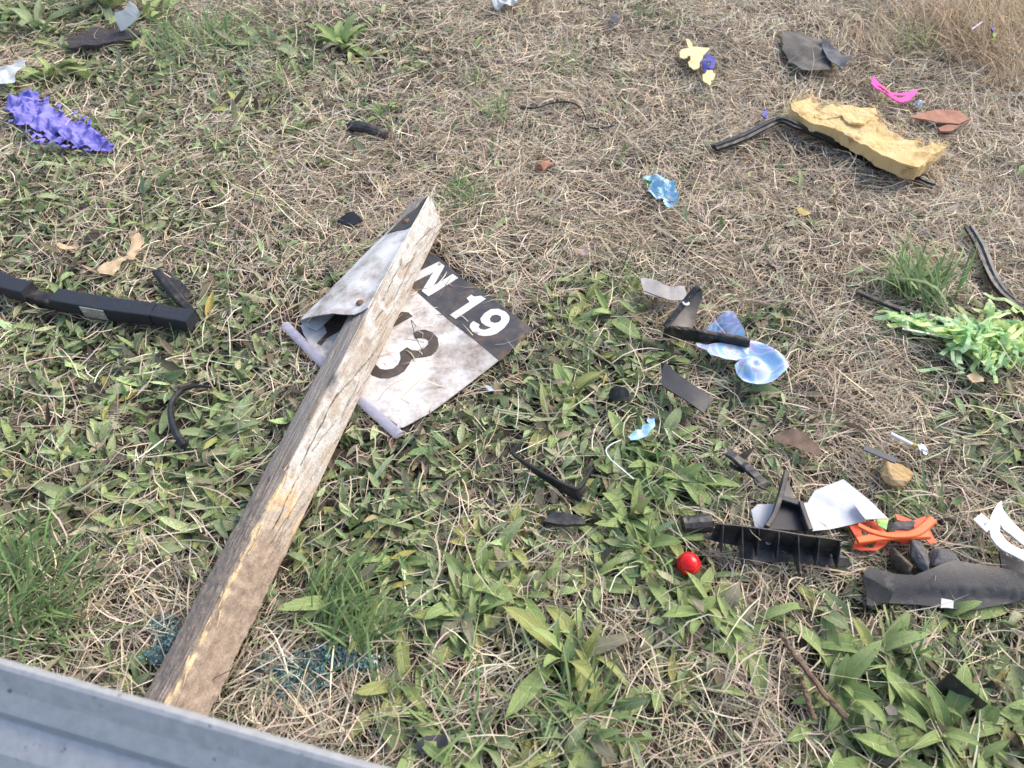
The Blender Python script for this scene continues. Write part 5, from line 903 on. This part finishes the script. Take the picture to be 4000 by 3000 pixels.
def weed_label(c, size, n, mi, tilt):
    d = sorted((math.hypot(*(G(x, y)[:2] - c[:2])), nm) for x, y, nm in LANDMARKS); nm, d0 = d[0][1], d[0][0]; nm2 = d[1][1]
    sz = 'small' if size < .105 else 'tall' if tilt > .8 and size > .14 else 'large' if size > .14 else 'low' if tilt < .45 else 'upright' if tilt > .7 else 'spreading'
    tn = ('fresh green', 'grey-green', 'olive green', 'wilted')[mi]; ct_ = 'few-leaved' if n < 7 else 'bushy' if n > 10 else 'leafy'
    opts = [f'{sz} {tn} {ct_} weed by the {nm}', f'{sz} {tn} {ct_} weed between the {nm} and the {nm2}', f'{sz} {tn} {ct_} weed beyond the {nm}, towards the {nm2}']
    for o in opts:
        if o not in USED: USED[o] = 1; return o
    return opts[-1]
rp = random.Random(5)
def plant(px, py, size, n, g, tilt=.75, mi=None, name='broadleaf_weed'):
    size *= 1.28 if g == 'ul' else 1.06; tilt += .18; n += 2
    c = G(px, py, 0); c[2] = float(gh(c[0], c[1])) - .004; lb, gp = GRP[g]
    base = mi if mi is not None else rp.choice((0, 0, 1, 2)); t = thing(name, weed_label(c, size, n, base, tilt - .18), 'weed', tuple(c), gp); a0 = rp.uniform(0, 6.28)
    for k in range(n):
        m_ = base if rp.random() < .72 else rp.choice((0, 1, 2, 3, 3)); me = rp.choice(LEAFS[m_]); o = bpy.data.objects.new('leaf', me); COL.objects.link(o); o.parent = t
        f = (k + .5) / n; el = (tilt * (1.25 - .9 * f) + rp.gauss(0, .14)); sc = size * rp.uniform(.62, 1.08) * (.7 + .4 * f)
        o.rotation_euler = (max(.05, el) + .25, rp.gauss(0, .25), a0 + k * 2.4 + rp.gauss(0, .35)); o.scale = (sc * rp.uniform(.75, 1.15), sc, sc); r_ = size * .05
        o.location = (rp.gauss(0, r_), rp.gauss(0, r_), .002)
for g_, ls in PL_:
    for a in ls: plant(a[0], a[1], a[2], a[3], g_, a[4], a[5] if len(a) > 5 else None)

# ------------------------------------------------------------------ grass tufts
GT = [(.19, .30, .11), (.24, .36, .14), (.15, .24, .10), (.32, .38, .17)]
DT = [(.56, .44, .28), (.48, .36, .23), (.62, .50, .34), (.36, .27, .18)]
def tuft(px, py, n, L0, spread, label, cols=GT, lean=None, wd=(.0035, .007), lift=(.7, 1.35), clip=.9, group=None):
    c = G(px, py, 0); r = spread * depth(px, py) / FPX; x = c[0] + rng.normal(0, r * .5, n); y = c[1] + rng.normal(0, r * .5, n)
    yaw = rng.uniform(0, 2 * math.pi, n) if lean is None else rng.normal(lean, .75, n)
    L = L0 * rng.uniform(.5, 1.1, n); z = gh(x, y); dth = rng.normal(-.22, .14, n); mats = grass_mat if cols is GT else straw_mat
    V, F, T = ribbons(np.stack([x, y, z], 1), yaw, L, rng.uniform(*wd, n), rng.uniform(*lift, n), dth, rng.normal(0, .1, n), pal(n, cols, [1] * len(cols)), S=5, roll=rng.normal(0, .35, n), clip=clip, tipw=.05)
    o = fast_mesh('grass_tuft', V, F, T, mats, origin=(c[0], c[1], float(gh(c[0], c[1])))); tag(o, label, 'grass tuft', group); return o
tuft(760, 190, 130, .20, 170, 'long green grass tuft leaning over near the bark slab', lean=2.2)
tuft(880, 150, 100, .19, 150, 'long green grass tuft mixed with broad leaves behind the straw', lean=.4)
tuft(1110, 320, 36, .19, 70, 'thin upright green grass tuft in front of the upright leaf')
tuft(90, 2420, 170, .22, 170, 'thick green grass tuft beside the crash barrier end', lean=.6)
tuft(40, 2260, 80, .18, 110, 'bright green grass tuft at the edge of the straw patch', lean=.8)
tuft(1270, 2420, 130, .19, 140, 'bright green grass tuft against the wooden post', lean=.9)
tuft(1430, 2520, 70, .18, 100, 'thin green grass tuft above the broken glass', lean=1.3)
tuft(3600, 1200, 100, .24, 120, 'dark green grass tuft beside the cellophane shreds', cols=GT, lean=2.0, wd=(.006, .011))
tuft(3520, 1150, 30, .16, 70, 'sparse pale green grass tuft next to the dark green tuft', lean=2.8)
tuft(2420, 1120, 40, .16, 60, 'upright green grass tuft behind the mirror housing')
tuft(1850, 330, 40, .10, 40, 'small bright green grass tuft in straw')
tuft(1960, 470, 45, .17, 60, 'green grass tuft in straw beside the thin black wire', lean=2.3)
tuft(1780, 790, 60, .16, 90, 'green grass tuft behind the top of the wooden post', lean=.5)
tuft(3570, 200, 70, .17, 90, 'green grass tuft in front of the tall tan grass')
tuft(2220, 270, 45, .12, 80, 'small green grass patch in the straw near the blue-grey scrap')
tuft(2530, 90, 60, .13, 100, 'green grass patch beside the blue-grey scrap', lean=.4)
tuft(2590, 1860, 55, .15, 90, 'fresh green grass tuft among weeds by the torn blue paper')
tuft(3390, 2110, 70, .15, 60, 'flattened grey-green grass by the orange cut-out', lean=3.0, lift=(.1, .5))
tuft(3640, 2000, 50, .16, 90, 'green grass tuft beside the white casing', lean=2.6, lift=(.3, .9))
tuft(2560, 2180, 40, .15, 80, 'green grass blades among weeds near the red ball')
tuft(2250, 2800, 40, .2, 110, 'long thin green grass tuft by the upright weed')
tuft(1780, 2820, 36, .2, 110, 'sparse green grass tuft in straw beside the barrier')
tuft(3500, 2600, 20, .18, 50, 'few green grass blades behind the black corner')
tuft(3880, 235, 520, .34, 190, 'tall tan dry grass clump holding small toy pieces', cols=DT, lean=2.2, wd=(.0028, .0048), lift=(.6, 1.3))
tuft(3680, 150, 420, .32, 200, 'tan dry grass clump behind the pink frame', cols=DT, lean=1.2, wd=(.0028, .0048), lift=(.5, 1.2))
tuft(3960, 110, 420, .34, 180, 'tall tan dry grass clump beyond the lilac stick', cols=DT, lean=2.4, wd=(.0028, .0048), lift=(.5, 1.2))
tuft(3380, 210, 160, .20, 110, 'tan dry grass clump beside the torn wheel liner', cols=DT, lean=1.3, wd=(.0018, .003), lift=(.6, 1.2))
tuft(3200, 290, 160, .14, 130, 'short tan grass clump in front of the wheel liner', cols=DT, lean=1.3, wd=(.0018, .003), lift=(.6, 1.2))
tuft(3950, 330, 200, .18, 140, 'pale tan grass clump beyond the reddish boards', cols=DT, wd=(.0018, .003))
tuft(2080, 30, 160, .16, 140, 'tan dry grass clump near the clear plastic bag', cols=DT, wd=(.0018, .003))
tuft(3640, 1020, 160, .13, 130, 'pale straw clump behind the dark green tuft', cols=DT, wd=(.0018, .003), lift=(.4, 1.1))
# loose long stems lying over everything
n = 420; XY = scatter(n); x, y = XY[:, 0], XY[:, 1]; top = np.maximum(mask_at(x, y, mtop), gh(x, y) + .03)
V, F, T = ribbons(np.stack([x, y, top + .006], 1), rng.uniform(0, 6.28, n), rng.uniform(.10, .32, n), rng.uniform(.0018, .0034, n), rng.normal(.08, .08, n), rng.normal(-.03, .06, n), rng.normal(0, .28, n), pal(n, STRAW[:3] + [(.60, .48, .32)], (3, 3, 1, 3)), S=8, roll=rng.normal(0, .4, n), clip=.55)
tag(fast_mesh('loose_straw', V, F, T, straw_mat), 'loose long straw stems strewn over weeds and litter', 'straw', kind='stuff')
